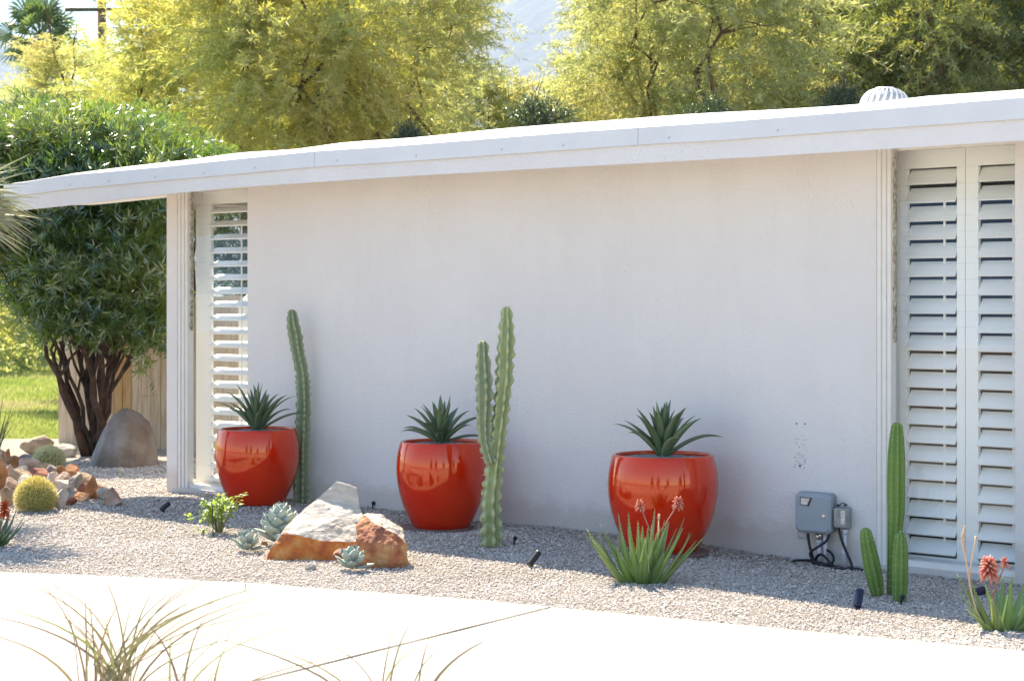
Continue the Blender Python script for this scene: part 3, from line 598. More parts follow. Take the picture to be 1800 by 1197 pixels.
# ------------------------------------------------------------------ pots, agaves, saucers
def agave(name, base, nl, L, wd, mat, label, cat, seed, fan=(15, 82), group=None, curl=(-1.2, -.3), chan=.3, thick=.006, prof=None):
    random.seed(seed); t_ = thing(name, base, label, cat, group); tnt = []; mb = MB()
    for i in range(nl):
        f = i / max(nl - 1, 1); az = i * 2.39996 + random.uniform(-.25, .25); el = R(lerp(fan[0], fan[1], f ** .8)) + random.uniform(-.1, .1)
        l = L * lerp(1.0, .82, f) * random.uniform(.85, 1.12); n0 = len(mb.v)
        off = Vector((math.cos(az), math.sin(az), 0)) * lerp(.035, .004, f)
        mb.leaf(Vector(base) + off + Vector((0, 0, .012 + .03 * f)), az, el, l, wd * random.uniform(.85, 1.1), lerp(curl[0], curl[1], f) + random.uniform(-.25, .25), 9, chan, prof, random.uniform(-.35, .35), thick)
        tnt += [random.random()] * (len(mb.v) - n0)
    o = mb.build('leaves', mat, t_, True); a = o.data.attributes.new('tint', 'FLOAT', 'POINT'); a.data.foreach_set('value', tnt)
    random.seed(seed + 1); return t_
POTPROF = [(0, .60), (.012, .625), (.06, .68), (.175, .785), (.28, .865), (.40, .935), (.52, .98), (.62, 1.0), (.70, 1.0), (.80, .985), (.88, .962), (.94, .938), (.975, .92), (.99, .912), (1.0, .895), (1.0, .865), (.985, .85), (.95, .86)]
lips = lambda t: min(1, .75 + .9 * t) * (1 - t ** 2.6) + .015
POTS = [(452, 889, 74, 748, 30, 'red glazed planter pot standing before the left window', 11, 'dark green agave in the left red pot beside the window', .50, 24),
        (776, 931, 79.5, 770, 31, 'red glazed planter pot on a clay saucer behind the twin cactus', 12, 'dark green agave in the middle red pot, leaves arching low', .43, 26),
        (1165, 974, 97, 793, 0, 'red glazed planter pot standing behind the flowering aloe', 13, 'dark green agave in the right red pot, the widest of the three', .43, 27)]
for i, (px, py, hw, pyr, rot, lab, seed, alab, AL, nl) in enumerate(POTS):
    v = .47; u, Y = upx(px, v); r = hw * Y / FPX; rb = r * .61
    z0 = CH - (py - HY) * (Y - rb) / FPX; p = W(u, v, z0); H = CH - (pyr + 5 - HY) * Y / FPX - z0
    t_ = thing('planter_pot', p, lab, 'planter', 'red glazed planter pots along the wall')
    n = 72; mb = MB(); random.seed(seed)
    mb.lathe([(q[1] * r * (1 + .004 * math.sin(9 * q[0])), q[0] * H) for q in POTPROF], p, n, cap=False); mb.lathe([(.002, 0), (.60 * r, 0)], p, n, cap=False)
    mb.build('body', M['glaze'], t_, True)
    mb = MB(); vs = [p + Vector((0, 0, H * .955))]; K = 40
    for rr_ in range(1, 9):
        for j in range(K): a = 2 * math.pi * j / K; q = r * .858 * rr_ / 8; vs.append(p + Vector((q * math.cos(a), q * math.sin(a), H * .955 + random.uniform(-.006, .006) + .02 * (1 - rr_ / 8))))
    mb.add(vs, [(0, 1 + j, 1 + (j + 1) % K) for j in range(K)] + [(1 + (a - 1) * K + j, 1 + a * K + j, 1 + a * K + (j + 1) % K, 1 + (a - 1) * K + (j + 1) % K) for a in range(1, 8) for j in range(K)])
    mb.build('gravel_fill', M['pebblefill'], t_)
    agave('agave', p + Vector((0, 0, H * .955 + .01)), nl, AL * (.92, .90, .80)[i] * hw / 90, .066 * hw / 90, M['agave'], alab, 'agave', seed, [(30, 86), (16, 82), (32, 86)][i], 'agaves in the red pots', [(-.9, -.2), (-1.0, .05), (-.85, -.1)][i], .28, .008, lips)
    if i:
        s = MB(); q = rb * (1.32 if i == 1 else 1.18); c = p + Vector((0 if i == 1 else .03, .0, -.026)) + (-U * .05 + Vector((0, -.02, 0)) if i == 1 else Vector())
        s.lathe([(.01, -.01), (q, -.01), (q * 1.04, .012), (q * 1.04, .026), (q, .026), (.01, .025)], c, 48)
        tag(s.build('saucer', M['saucer'], smooth=False), ['', 'brown clay saucer under the middle red pot', 'brown clay saucer under the right red pot'][i], 'saucer', 'saucers under the red pots')
def emitter(px, py, lab):
    p = onground(px, py); m = MB(); m.tube([p - Vector((0, 0, .02)), p + Vector((0, 0, .045))], .006, 6); m.tube([p + Vector((0, 0, .03)), p + Vector((.012, 0, .05))], .014, 8)
    tag(m.build('drip_emitter', M['cord']), lab, 'emitter', 'black drip emitters')
emitter(655, 893, 'small black drip emitter by the wall behind the sandstone rock'); emitter(904, 956, 'small black drip emitter in the gravel right of the twin cactus'); emitter(1584, 1062, 'small black drip emitter at the foot of the three-stemmed cactus')

# ------------------------------------------------------------------ cacti
def column(mb, pts, ribs, depth, crenel=0, wave=0.05, seed=0, n_per=6):
    # pts: (point, radius); ribbed column with rounded top
    rnd = random.Random(seed); P_ = []; R_ = []
    for i in range(len(pts) - 1):
        (p0, r0), (p1, r1) = pts[i], pts[i + 1]; k = max(2, int((p1 - p0).length / .012))
        for j in range(k): t = j / k; P_.append(p0.lerp(p1, t)); R_.append(lerp(r0, r1, t))
    P_.append(pts[-1][0]); R_.append(pts[-1][1])
    for _ in range(4): R_ = [R_[0]] + [(R_[i - 1] + R_[i] * 2 + R_[i + 1]) / 4 for i in range(1, len(R_) - 1)] + [R_[-1]]; P_ = [P_[0]] + [(P_[i - 1] + P_[i] * 2 + P_[i + 1]) / 4 for i in range(1, len(P_) - 1)] + [P_[-1]]
    d = (P_[-1] - P_[-2]).normalized(); rt = R_[-1]; pe = P_[-1]
    for a in (20, 40, 58, 74, 86): P_.append(pe + d * rt * .95 * math.sin(R(a))); R_.append(rt * math.cos(R(a)))
    n = ribs * n_per; ph = [rnd.uniform(0, 6.28) for _ in range(ribs)]; fr = [rnd.uniform(.85, 1.2) for _ in range(ribs)]; L = [0]
    for i in range(1, len(P_)): L.append(L[-1] + (P_[i] - P_[i - 1]).length)
    def shape(j, i):
        q = j % n_per; c = (.5 + .5 * math.cos(2 * math.pi * q / n_per)) ** (1.3 if crenel else .8); rb = j // n_per + (1 if q > n_per / 2 else 0); rb %= ribs
        b = 0
        if crenel:
            s = L[i] / wave * fr[rb] * 6.283 + ph[rb] + 3.2 * mnoise.noise(Vector((L[i] * 6, rb * 3.1, seed))); b = crenel * (c ** .7) * (math.sin(s) * (.75 + .6 * mnoise.noise(Vector((L[i] * 5, rb * 1.7, seed + 4)))) + .5 * mnoise.noise(Vector((L[i] * 16, rb * 5, seed)))) + .13 * mnoise.noise(Vector((L[i] * 14, rb * 3.7 + c * .8, seed + 9)))
        return 1 - depth * (1 - c) + b
    mb.tube(P_, R_, n, True, shape); return P_, R_, n
def areoles(P_, R_, ribs, step, size):
    m = MB(); acc = 0
    for i in range(1, len(P_) - 3):
        acc += (P_[i] - P_[i - 1]).length
        if acc < step: continue
        acc = 0; t = (P_[i + 1] - P_[i - 1]).normalized(); ref = Vector((0, 1, 0)).orthogonal()
        yield i, t
def monst(px_r, Y, tilt=0): return [(P(x, y, Y), r * Y / FPX) for x, y, r in px_r]
def spine_dots(name, P_, R_, ribs, step, size, mat, parent, spikes=0):
    # areoles sit on the rib crests, found with the same frame the tube used
    m = MB(); ref = None; acc = 0
    for i in range(len(P_)):
        t = (P_[min(i + 1, len(P_) - 1)] - P_[max(i - 1, 0)]).normalized()
        if ref is None: ref = t.orthogonal().normalized()
        ref = (ref - t * ref.dot(t)).normalized(); b = t.cross(ref)
        if i: acc += (P_[i] - P_[i - 1]).length
        if acc < step: continue
        acc = 0
        for k in range(ribs):
            a = 2 * math.pi * k / ribs; d = ref * math.cos(a) + b * math.sin(a); c = P_[i] + d * R_[i] * 1.0 + t * random.uniform(-.3, .3) * step
            m.tube([c - d * size * .5, c + d * size * .5], [size, size * .4], 5)
            for _ in range(spikes):
                e_ = (d + Vector((random.uniform(-.8, .8), random.uniform(-.8, .8), random.uniform(-.8, .8)))).normalized(); m.tube([c, c + e_ * size * 4], [size * .25, size * .05], 3)
    return m.build(name, mat, parent)
pts = monst([(530, 897, 14), (530, 870, 15.5), (530, 854, 15.5), (530, 820, 14.5), (530, 787, 15), (532, 755, 14.5), (533.5, 720, 13.5), (533, 685, 13.5), (531, 653, 12.5), (526, 630, 12), (522, 610, 12.5), (519, 587, 13.5), (515, 570, 11.5), (513.5, 553, 9.5)], 15.2)
t_ = thing('column_cactus', pts[0][0], 'tall single blue green cactus with wavy ribs right of the left pot', 'cactus', 'wavy ribbed column cacti')
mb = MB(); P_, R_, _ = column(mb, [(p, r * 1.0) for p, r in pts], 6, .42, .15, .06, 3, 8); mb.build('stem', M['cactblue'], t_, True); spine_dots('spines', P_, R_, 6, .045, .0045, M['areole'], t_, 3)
YD = FPX * (CH - .03) / (957 - HY)
t_ = thing('column_cactus', P(864, 957, YD), 'tall twin stemmed pale green cactus with knobbly ribs beside the middle pot', 'cactus', 'wavy ribbed column cacti')
pts = monst([(864, 960, 19.5), (864, 930, 19), (862.5, 881, 17), (866, 850, 16.5), (869, 821, 16.5), (873, 790, 14.5), (876, 760, 15), (880, 730, 14.5), (883, 700, 14.5), (887, 660, 16), (888.5, 620, 16), (890, 580, 13.5), (890.5, 548, 9.5)], YD)
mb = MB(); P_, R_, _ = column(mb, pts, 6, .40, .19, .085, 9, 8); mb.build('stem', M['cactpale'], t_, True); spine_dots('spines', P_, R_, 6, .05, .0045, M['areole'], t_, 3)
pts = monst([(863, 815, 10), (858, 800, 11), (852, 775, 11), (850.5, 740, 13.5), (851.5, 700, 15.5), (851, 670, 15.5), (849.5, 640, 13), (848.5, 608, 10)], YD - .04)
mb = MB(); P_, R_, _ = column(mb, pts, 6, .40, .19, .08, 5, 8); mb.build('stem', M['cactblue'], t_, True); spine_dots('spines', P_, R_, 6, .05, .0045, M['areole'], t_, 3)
YT = FPX * CH / (1043 - HY)
t_ = thing('column_cactus', P(1558, 1045, YT), 'green three stemmed smooth ribbed cactus standing before the right window', 'cactus')
for q, Y, sd in (([(1567, 1043, 9), (1570, 990, 10.5), (1572.5, 940, 13), (1575, 900, 15.5), (1575, 850, 16.3), (1575.5, 800, 15.5), (1576, 770, 13), (1576.5, 752, 10.5)], YT + .02, 1),
                 ([(1543, 1045, 11.5), (1538, 1018, 15), (1531, 985, 15), (1525, 955, 13), (1522, 937, 10.5)], YT - .03, 2), ([(1581, 1056, 12), (1582, 1030, 14), (1582.5, 1000, 14.3), (1583, 965, 13.5), (1583, 944, 9.8)], YT - .2, 4)):
    mb = MB(); P_, R_, _ = column(mb, monst(q, Y), 8, .20, 0, .05, sd, 8); st_ = mb.build('stem', M['cactgreen'], t_, True); spine_dots('spines', P_, R_, 8, .028, .0028, M['areole'], st_, 2)
def barrel(px, py, r, h, mat, lab, seed):
    p = onground(px, py); p.y += r * .6; t_ = thing('barrel_cactus', p, lab, 'cactus', 'golden barrel cacti in the rock pile'); random.seed(seed)
    ribs = 24; n = ribs * 4; K = 22; vs = []; mb = MB(); sp = []
    for i in range(K + 1):
        ph = lerp(-.75, math.pi / 2, i / K); rr_ = r * math.cos(ph); z = h * .45 + h * .55 * math.sin(ph)
        for j in range(n):
            c = .5 + .5 * math.cos(2 * math.pi * (j % 4) / 4); q = rr_ * (1 - .13 * (1 - c)); a = 2 * math.pi * j / n
            vs.append(p + Vector((q * math.cos(a), q * math.sin(a), z - (.02 * h if ph > 1.3 else 0))))
    mb.add(vs, [(i * n + j, i * n + (j + 1) % n, (i + 1) * n + (j + 1) % n, (i + 1) * n + j) for i in range(K) for j in range(n)]); mb.build('body', M['barrel'], t_, True)
    pos, ds = [], []
    for k in range(ribs):
        for i in range(16):
            ph = lerp(-.6, 1.5, i / 15); a = 2 * math.pi * k / ribs; d = Vector((math.cos(a) * math.cos(ph), math.sin(a) * math.cos(ph), math.sin(ph)))
            c = p + Vector((r * math.cos(ph) * math.cos(a), r * math.cos(ph) * math.sin(a), h * .45 + h * .55 * math.sin(ph)))
            for _ in range(14): pos.append(c); ds.append((d * .8 + Vector([random.gauss(0, .55) for _ in range(3)])).normalized())
    pos = np.array(pos); ds = np.array(ds); m_ = len(pos)
    V, F = leaves(pos, ds, rdir(m_), rng.uniform(.03, .055, m_), np.full(m_, .0032), .08)
    o = bulk('spines', V, F, mat, t_, rng.random(m_), loc=t_.location); return t_
barrel(58, 900, .138, .235, M['goldspine'], 'golden barrel cactus at the front edge of the rock pile', 3)
barrel(83, 824, .135, .19, M['palespine'], 'pale spined barrel cactus at the back of the rock pile', 5)

# ------------------------------------------------------------------ rocks
def facet(seed, sx, sy, sz, cuts=9, sub=3, rough=.05):
    r_ = random.Random(seed); bm = bmesh.new(); bmesh.ops.create_icosphere(bm, subdivisions=sub, radius=1)
    pl = [(Vector((r_.gauss(0, 1), r_.gauss(0, 1), r_.gauss(0, 1))).normalized(), r_.uniform(.42, .78)) for _ in range(cuts + 3)]
    for v in bm.verts:
        for nn, d in pl:
            k = v.co.dot(nn) - d
            if k > 0: v.co -= nn * k * .93
        v.co += v.co.normalized() * (mnoise.noise(v.co * 2.2 + Vector((seed, 0, 0))) * rough + mnoise.noise(v.co * 6 + Vector((0, seed, 0))) * rough * .5)
    xs = [v.co.x for v in bm.verts]; ys = [v.co.y for v in bm.verts]; zs = [v.co.z for v in bm.verts]
    for v in bm.verts:
        v.co.x = (v.co.x - (max(xs) + min(xs)) / 2) / (max(xs) - min(xs)) * sx; v.co.y = (v.co.y - (max(ys) + min(ys)) / 2) / (max(ys) - min(ys)) * sy; v.co.z = (v.co.z - min(zs)) / (max(zs) - min(zs)) * sz
    me = bpy.data.meshes.new('rock'); bm.to_mesh(me); bm.free(); return me
def put_rock(name, px0, px1, py0, py1, mat, seed, lab, cat='rock', group=None, lift=0, deep=.8, sink=.15, rough=.06, cuts=9, yaw=0):
    p = onground((px0 + px1) / 2, py1); s = p.y / FPX; wx = (px1 - px0) * s; hz = (py1 - py0) * s
    if lift: p = P((px0 + px1) / 2, py1, p.y)
    me = facet(seed, wx, wx * deep, hz * (1 + sink), cuts, 3, rough); me.materials.append(mat); me.polygons.foreach_set('use_smooth', [False] * len(me.polygons))
    o = bpy.data.objects.new(name, me); COL.objects.link(o); o.location = (p.x, p.y + wx * deep * .4, p.z - hz * sink); o.rotation_euler = (0, 0, yaw)
    return tag(o, lab, cat, group)
C = lambda cx, cy, w_, h_: ((cx - w_ * .64) / 5.7, (cx + w_ * .64) / 5.7, 760 + (cy - h_ * .75) / 5.7, 760 + (cy + h_ * .52) / 5.7)
PILE = [(15, 255, 80, 120, 'tan', 'tan upright rock at the top left edge of the rock pile'), (62, 245, 55, 110, 'orange', 'narrow orange rock standing at the back left of the rock pile'),
 (125, 308, 115, 100, 'orange', 'orange rock behind the pile, left of the grey one'), (235, 295, 150, 100, 'grey', 'grey rock at the back of the pile left of the pale barrel cactus'),
 (268, 345, 170, 115, 'pink', 'pink rock just below the pale barrel cactus on its left'), (85, 388, 95, 95, 'pink', 'small pink rock at the left of the pile'),
 (415, 372, 165, 85, 'tan', 'long tan rock directly in front of the pale barrel cactus'), (195, 388, 110, 65, 'pale', 'small pale rock in the middle left of the pile'),
 (175, 452, 185, 115, 'tan', 'large tan rock behind the front golden barrel cactus'), (362, 430, 200, 95, 'red', 'dark red rock in the centre of the pile'),
 (505, 412, 85, 115, 'grey', 'upright grey rock between the red and the orange ones'), (590, 402, 105, 90, 'orange', 'orange rock right of the pale barrel cactus'),
 (705, 415, 135, 125, 'orange', 'big orange rock at the back right of the pile'), (515, 482, 105, 115, 'pale', 'pale tilted rock in the pile centre below the grey upright one'),
 (622, 490, 135, 125, 'pink', 'pink rounded rock right of the pile centre'), (110, 532, 130, 110, 'pink', 'pink rock left of the front golden barrel cactus'),
 (660, 562, 160, 115, 'pale', 'pale lumpy rock in the right half of the pile'), (742, 540, 120, 175, 'grey', 'tall grey slanting rock in the right half of the pile'),
 (258, 490, 160, 75, 'pale', 'pale flat rock touching the top of the front golden barrel cactus'), (650, 632, 195, 105, 'grey', 'wide grey rock low at the front right of the pile'),
 (830, 490, 120, 125, 'tan', 'tan pointed rock at the back right of the pile'), (820, 578, 115, 95, 'red', 'dark red rock near the right end of the pile'),
 (915, 572, 125, 195, 'orange', 'tall orange slab leaning at the right end of the pile'), (985, 556, 95, 75, 'pink', 'small pink rock behind the right end of the pile'),
 (810, 656, 145, 75, 'orange', 'small flat orange rock at the front of the pile'), (1025, 626, 110, 95, 'pale', 'pale rock touching the last rock at the right of the pile'),
 (1130, 662, 160, 145, 'pink', 'pink and tan rock lying last at the far right of the pile'), (592, 685, 120, 160, 'pale', 'pale slab leaning right of the front golden barrel cactus'),
 (8, 450, 90, 240, 'orange', 'large orange rock at the left edge of the photo'), (60, 655, 110, 150, 'tan', 'tan wedge rock under the left side of the front barrel cactus'),
 (690, 702, 115, 62, 'red', 'small dark red stone at the front foot of the pile')]
for i, (cx, cy, w_, h_, k, lab) in enumerate(PILE):
    put_rock('rock', *C(cx, cy, w_, h_), M['r_' + k], 20 + i, lab, 'rock', 'rocks heaped in the left rock pile', deep=random.Random(i).uniform(.7, 1.0))
put_rock('rock', 30, 92, 766, 803, M['r_tan'], 61, 'large pale tan boulder on the ground before the lawn', 'rock', deep=.7)
put_rock('rock', 86, 131, 780, 803, M['r_pale'], 62, 'low pale rock between the lawn boulder and the oleander trunks', 'rock', deep=.7)
put_rock('rock', 200, 220, 821, 831, M['r_pale'], 63, 'small round white stone in front of the grey boulder', 'rock', rough=.03)
put_rock('rock', 583, 628, 966, 992, M['r_red'], 64, 'small brown rock wedged between the sandstone and the orange boulder', 'rock')
put_rock('rock', 612, 632, 975, 993, M['r_pink'], 65, 'small pinkish stone behind the front grey agave rosette', 'rock')
put_rock('rock', 535, 557, 991, 1002, M['r_grey'], 66, 'small smooth grey stone in the shade of the sandstone rock', 'rock', rough=.02)
put_rock('rock', 458, 470, 952, 962, M['r_orange'], 67, 'tiny orange stone between the grey agaves and the sandstone', 'rock')
put_rock('rock', 718, 735, 965, 973, M['r_grey'], 68, 'tiny grey stone right of the orange boulder', 'rock') if False else None

def sculpt(name, verts, faces, patfn, mat, lab, levels=4, amp=.018, freq=5):
    bm = bmesh.new(); bv = [bm.verts.new(v) for v in verts]
    if faces is None: bmesh.ops.convex_hull(bm, input=bm.verts)
    else:
        for f in faces: bm.faces.new([bv[i] for i in f])
    bmesh.ops.recalc_face_normals(bm, faces=bm.faces); bmesh.ops.triangulate(bm, faces=bm.faces)
    for _ in range(levels): bmesh.ops.subdivide_edges(bm, edges=bm.edges, cuts=1, use_grid_fill=True)
    for _ in range(1): bmesh.ops.smooth_vert(bm, verts=bm.verts, factor=.15, use_axis_x=True, use_axis_y=True, use_axis_z=True)
    bm.normal_update(); vals = []
    for v in bm.verts:
        q = v.co * freq; vd = mnoise.voronoi(q * 1.3)[0]; h = mnoise.noise(q) * .35 + (vd[1] - vd[0]) * .55 + (1 - abs(mnoise.noise(q * 2.1))) * .3 + mnoise.noise(q * 4) * .22 + mnoise.noise(q * 9) * .12
        vals.append(patfn(v.co, v.normal)); v.co += v.normal * (h - .25) * amp
    me = bpy.data.meshes.new(name); bm.to_mesh(me); bm.free(); a = me.attributes.new('patina', 'FLOAT', 'POINT'); a.data.foreach_set('value', vals)
    me.materials.append(mat); me.polygons.foreach_set('use_smooth', [False] * len(me.polygons)); o = bpy.data.objects.new(name, me); COL.objects.link(o); tag(o, lab, 'rock'); return o
Yr = 12.25
sand_v = [P(463, 988, Yr), P(540, 985, Yr - .03), P(600, 985, Yr - .02), P(630, 984, Yr + 0.020),            # front foot
          P(474, 962, Yr + 0.020), P(497, 933, Yr + 0.060), P(523, 939, Yr + 0.020), P(560, 951, Yr), P(630, 952, Yr + 0.020),   # front lip
          P(524, 905, Yr + 0.217), P(557, 876, Yr + 0.310), P(592, 846, Yr + 0.360), P(628, 856, Yr + 0.347), P(632, 890, Yr + 0.279), P(640, 912, Yr + 0.186), P(600, 910, Yr + 0.155),
          P(470, 985, Yr + 0.310), P(640, 970, Yr + 0.403), P(636, 930, Yr + 0.434), P(580, 930, Yr + 0.496)]
for i in (0, 1, 2, 3, 16, 17): sand_v[i].z -= .05
sand_f = [(0, 1, 6, 5, 4), (1, 2, 7, 6), (2, 3, 8, 7), (4, 5, 9), (5, 6, 15, 9), (6, 7, 15), (7, 8, 14, 15), (9, 15, 10), (10, 15, 13, 11), (11, 13, 12), (13, 15, 14), (8, 3, 17, 14), (14, 17, 18, 13), (13, 18, 12), (12, 18, 19, 11), (11, 19, 10), (10, 19, 16, 9), (9, 16, 0, 4), (16, 19, 18, 17), (0, 16, 17, 3, 2, 1)]
def pat_sand(co, n):
    y = HY + FPX * (CH - co.z) / co.y; x = CX + FPX * co.x / co.y
    lip = float(np.interp(x, [455, 474, 500, 523, 560, 640], [985, 966, 938, 944, 953, 956]))
    a = .5 + (-n.y - .45) * .5 + np.clip((y - lip) / 14, -.7, .35)
    if n.x > .35 and x > 618: a = max(a, .52)
    return float(np.clip(a, 0, 1))
sculpt('sandstone_rock', sand_v, sand_f, pat_sand, M['sandstone'], 'large cream sandstone rock with an orange front face lying on the gravel', 4, .016, 7)
Yb = 11.95
bo_v = [P(628, 992, Yb + .02), P(655, 999, Yb - .06), P(690, 998, Yb - .08), P(720, 990, Yb), P(627, 948, Yb), P(628, 925, Yb + .08), P(640, 904, Yb + .13), P(662, 922, Yb - .02), P(690, 935, Yb - .03), P(714, 955, Yb),
        P(668, 904, Yb + .16), P(706, 930, Yb + .16), P(655, 955, Yb - .1), P(690, 962, Yb - .12), P(640, 985, Yb + .4), P(715, 985, Yb + .36), P(650, 910, Yb + .35), P(700, 935, Yb + .33)]
for i in (0, 1, 2, 3, 14, 15): bo_v[i].z -= .05
def pat_bo(co, n): return .95 if (n.y < -.15 or n.x > .8) and n.z < .86 else .1
sculpt('orange_boulder', bo_v, None, pat_bo, M['rusty'], 'rusty orange boulder with a cream top edge right of the sandstone rock', 4, .024, 8)
# moulded grey boulder by the oleander
prof = [(826, 160, 277), (819, 157, 277), (800, 163, 276), (780, 171, 273), (760, 180, 269), (742, 190, 263), (728, 201, 255), (720, 209, 246), (716, 216, 238)]
Yg = onground(216, 822).y + .28; mb = MB(); n = 40; vs = []
for py, xl, xr in prof:
    c = P((xl + xr) / 2, py, Yg); hw = (xr - xl) / 2 * Yg / FPX
    for j in range(n):
        a = 2 * math.pi * j / n; k = 1 + .05 * math.cos(5 * a + 1.2) + .03 * math.cos(9 * a + py * .02)
        vs.append(c + Vector((hw * math.copysign(abs(math.cos(a)) ** .85, math.cos(a)), .82 * hw * k * math.copysign(abs(math.sin(a)) ** .85, math.sin(a)), 0)))
K = len(prof)
vs.append(P(226, 714.5, Yg))
mb.add(vs, [(i * n + j, i * n + (j + 1) % n, (i + 1) * n + (j + 1) % n, (i + 1) * n + j) for i in range(K - 1) for j in range(n)] + [((K - 1) * n + j, (K - 1) * n + (j + 1) % n, K * n) for j in range(n)])
r_ = random.Random(5); cc = P(216, 790, Yg)
for nx, ny, nz, dd_ in ((-.75, -.55, .35, .235), (-.35, -.85, .35, .225), (.25, -.9, .3, .235), (.75, -.6, .3, .245), (-.1, -.6, .8, .30), (.55, -.35, .75, .31), (.2, -.75, .62, .285)):
    pn_ = Vector((nx, ny, nz)).normalized()
    for v_ in mb.v:
        k_ = (v_ - cc).dot(pn_) - dd_
        if k_ > 0: v_ -= pn_ * k_ * .85
tag(mb.build('grey_boulder', M['fakerock'], smooth=False), 'grey brown domed boulder between the oleander trunks and the house corner', 'boulder')

# ------------------------------------------------------------------ grey rosettes, aloes, shrub, spotlights
def rosette(px, py, r, h, nl, lab, seed, lean=(0, 0)):
    p = onground(px, py); p.y += r * .5; t_ = thing('agave', p, lab, 'agave', 'grey green agave rosettes near the sandstone'); random.seed(seed); mb = MB(); sp = MB(); tn = []
    pf = lambda t: float(np.interp(t, [0, .25, .6, .8, .92, 1], [.55, .78, 1.0, .82, .4, .03]))
    for i in range(nl):
        f = i / (nl - 1); az = i * 2.39996; el = R(lerp(4, 84, f ** .75)); l = r * lerp(1.05, .9, f) * random.uniform(.93, 1.07); n0 = len(mb.v)
        b = p + Vector((math.cos(az) * .02, math.sin(az) * .02, .02 + f * h * .45))
        mb.leaf(b, az, el, l, r * .62, lerp(.55, .35, f), 8, .22, pf, 0, .01 * r / .16); tn += [random.random()] * (len(mb.v) - n0)
        tip = sum((mb.v[-8 + k] for k in range(8)), Vector()) / 8; d = (tip - b).normalized(); sp.tube([tip - d * .004, tip + d * .1 * r + Vector((0, 0, .02 * r))], [.0022, .0004], 4)
    o = mb.build('leaves', M['grosette'], t_, True); a = o.data.attributes.new('tint', 'FLOAT', 'POINT'); a.data.foreach_set('value', tn); sp.build('spines', M['spinedark'], t_)
rosette(492, 961, .185, .22, 38, 'large grey green agave rosette tucked behind the sandstone rock', 2)
rosette(433, 973, .105, .10, 17, 'small grey green agave rosette left of the sandstone rock', 4)
rosette(617, 1006, .112, .09, 18, 'small grey green agave rosette in front of the orange boulder', 6)
def flower(t_, top, r, h, mat, nf, seed, stalk, srad=.005):
    random.seed(seed); m = MB(); m.tube(stalk, [srad] + [srad * .8] * (len(stalk) - 1), 6); s_ = m.build('flower_stalk', M['stalk'], t_, True)
    m = MB(); tn = []
    for i in range(nf):
        f = i / nf; az = i * 2.4; c = top + Vector((0, 0, h * (f - .35))); d = Vector((math.cos(az), math.sin(az), lerp(-.9, .9, f))).normalized(); l = r * lerp(1.0, .55, f) * random.uniform(.85, 1.1); n0 = len(m.v)
        e1 = c + d * l * .7 + Vector((0, 0, -.1 * l)); e2 = e1 + Vector((d.x * .4, d.y * .4, -.6 + f)).normalized() * l * .45
        m.tube([c, e1, e2], [r * .06, r * .11, r * .08], 5); tn += [random.random() * .6, ] * 5 + [random.random() * .7] * 5 + [min(1, .55 + random.random() * .5)] * 5
    o = m.build('flower', mat, s_, True); a = o.data.attributes.new('tint', 'FLOAT', 'POINT'); a.data.foreach_set('value', tn)
def aloe(px, py, specs, mat, lab, seed, group=None, teeth=.02):
    # specs: (dx, tip_px_x, tip_px_y, width) or random leaves
    p = onground(px, py); t_ = thing('aloe', p, lab, 'aloe', group); return t_, p
apf = lambda t: (1 - t ** 1.25) * min(1, .8 + t) + .015
def aloeleaves(t_, p, lst, mat, seed, chan=.22):
    random.seed(seed); mb = MB(); tn = []; tt = MB()
    for (az, el, L, wd, curl, off) in lst:
        n0 = len(mb.v); b = p + Vector(off); mb.leaf(b, az, el, L, wd, curl, 9, chan, apf, random.uniform(-.2, .2), wd * .22); tn += [random.random()] * (len(mb.v) - n0)
        for i in range(1, 9):
            for k in (0, 4):
                c = mb.v[n0 + i * 8 + k]; o_ = (c - mb.v[n0 + i * 8 + 2]).normalized()
                for q in (0, .5):
                    c2 = c.lerp(mb.v[n0 + (i + 1) * 8 + k], q) if i < 9 else c; tt.tube([c2 - o_ * .001, c2 + o_ * .0045], [.0022, .0003], 3)
    o = mb.build('leaves', mat, t_, True); a = o.data.attributes.new('tint', 'FLOAT', 'POINT'); a.data.foreach_set('value', tn); tt.build('leaf_teeth', M['tooth'], t_)
# flowering aloe clump in front of the right pot
t_, p = aloe(1130, 1026, None, None, 'bright green aloe clump with two coral flowers in front of the right pot', 1); p.y += .1
random.seed(31); L_ = []
for i in range(40):
    az = random.uniform(0, 2 * math.pi); rr_ = random.uniform(0, 1) ** .6; off = (math.cos(az) * rr_ * .13, math.sin(az) * rr_ * .09, -.01)
    L_.append((az + random.uniform(-.4, .4), R(lerp(85, 50, rr_) + random.uniform(-10, 8)), random.uniform(.26, .44), random.uniform(.048, .068), random.uniform(.0, .5), off))
aloeleaves(t_, p, L_, M['aloe'], 5)
Yf = p.y - .02
flower(t_, P(1125, 887, Yf), .036, .03, M['coral'], 26, 3, [p, P(1148, 945, Yf), P(1127, 893, Yf)], .004); flower(t_, P(1192, 883, Yf), .04, .034, M['coral'], 30, 4, [p, P(1158, 938, Yf), P(1190, 889, Yf)], .004)
m = MB(); m.tube([p, P(1157, 960, Yf), P(1158, 912, Yf)], [.005, .005, .004], 6); m.tube([P(1158, 912, Yf), P(1159, 903, Yf)], [.009, .006], 6); m.build('seed_stalk', M['drystalk'], t_, True)
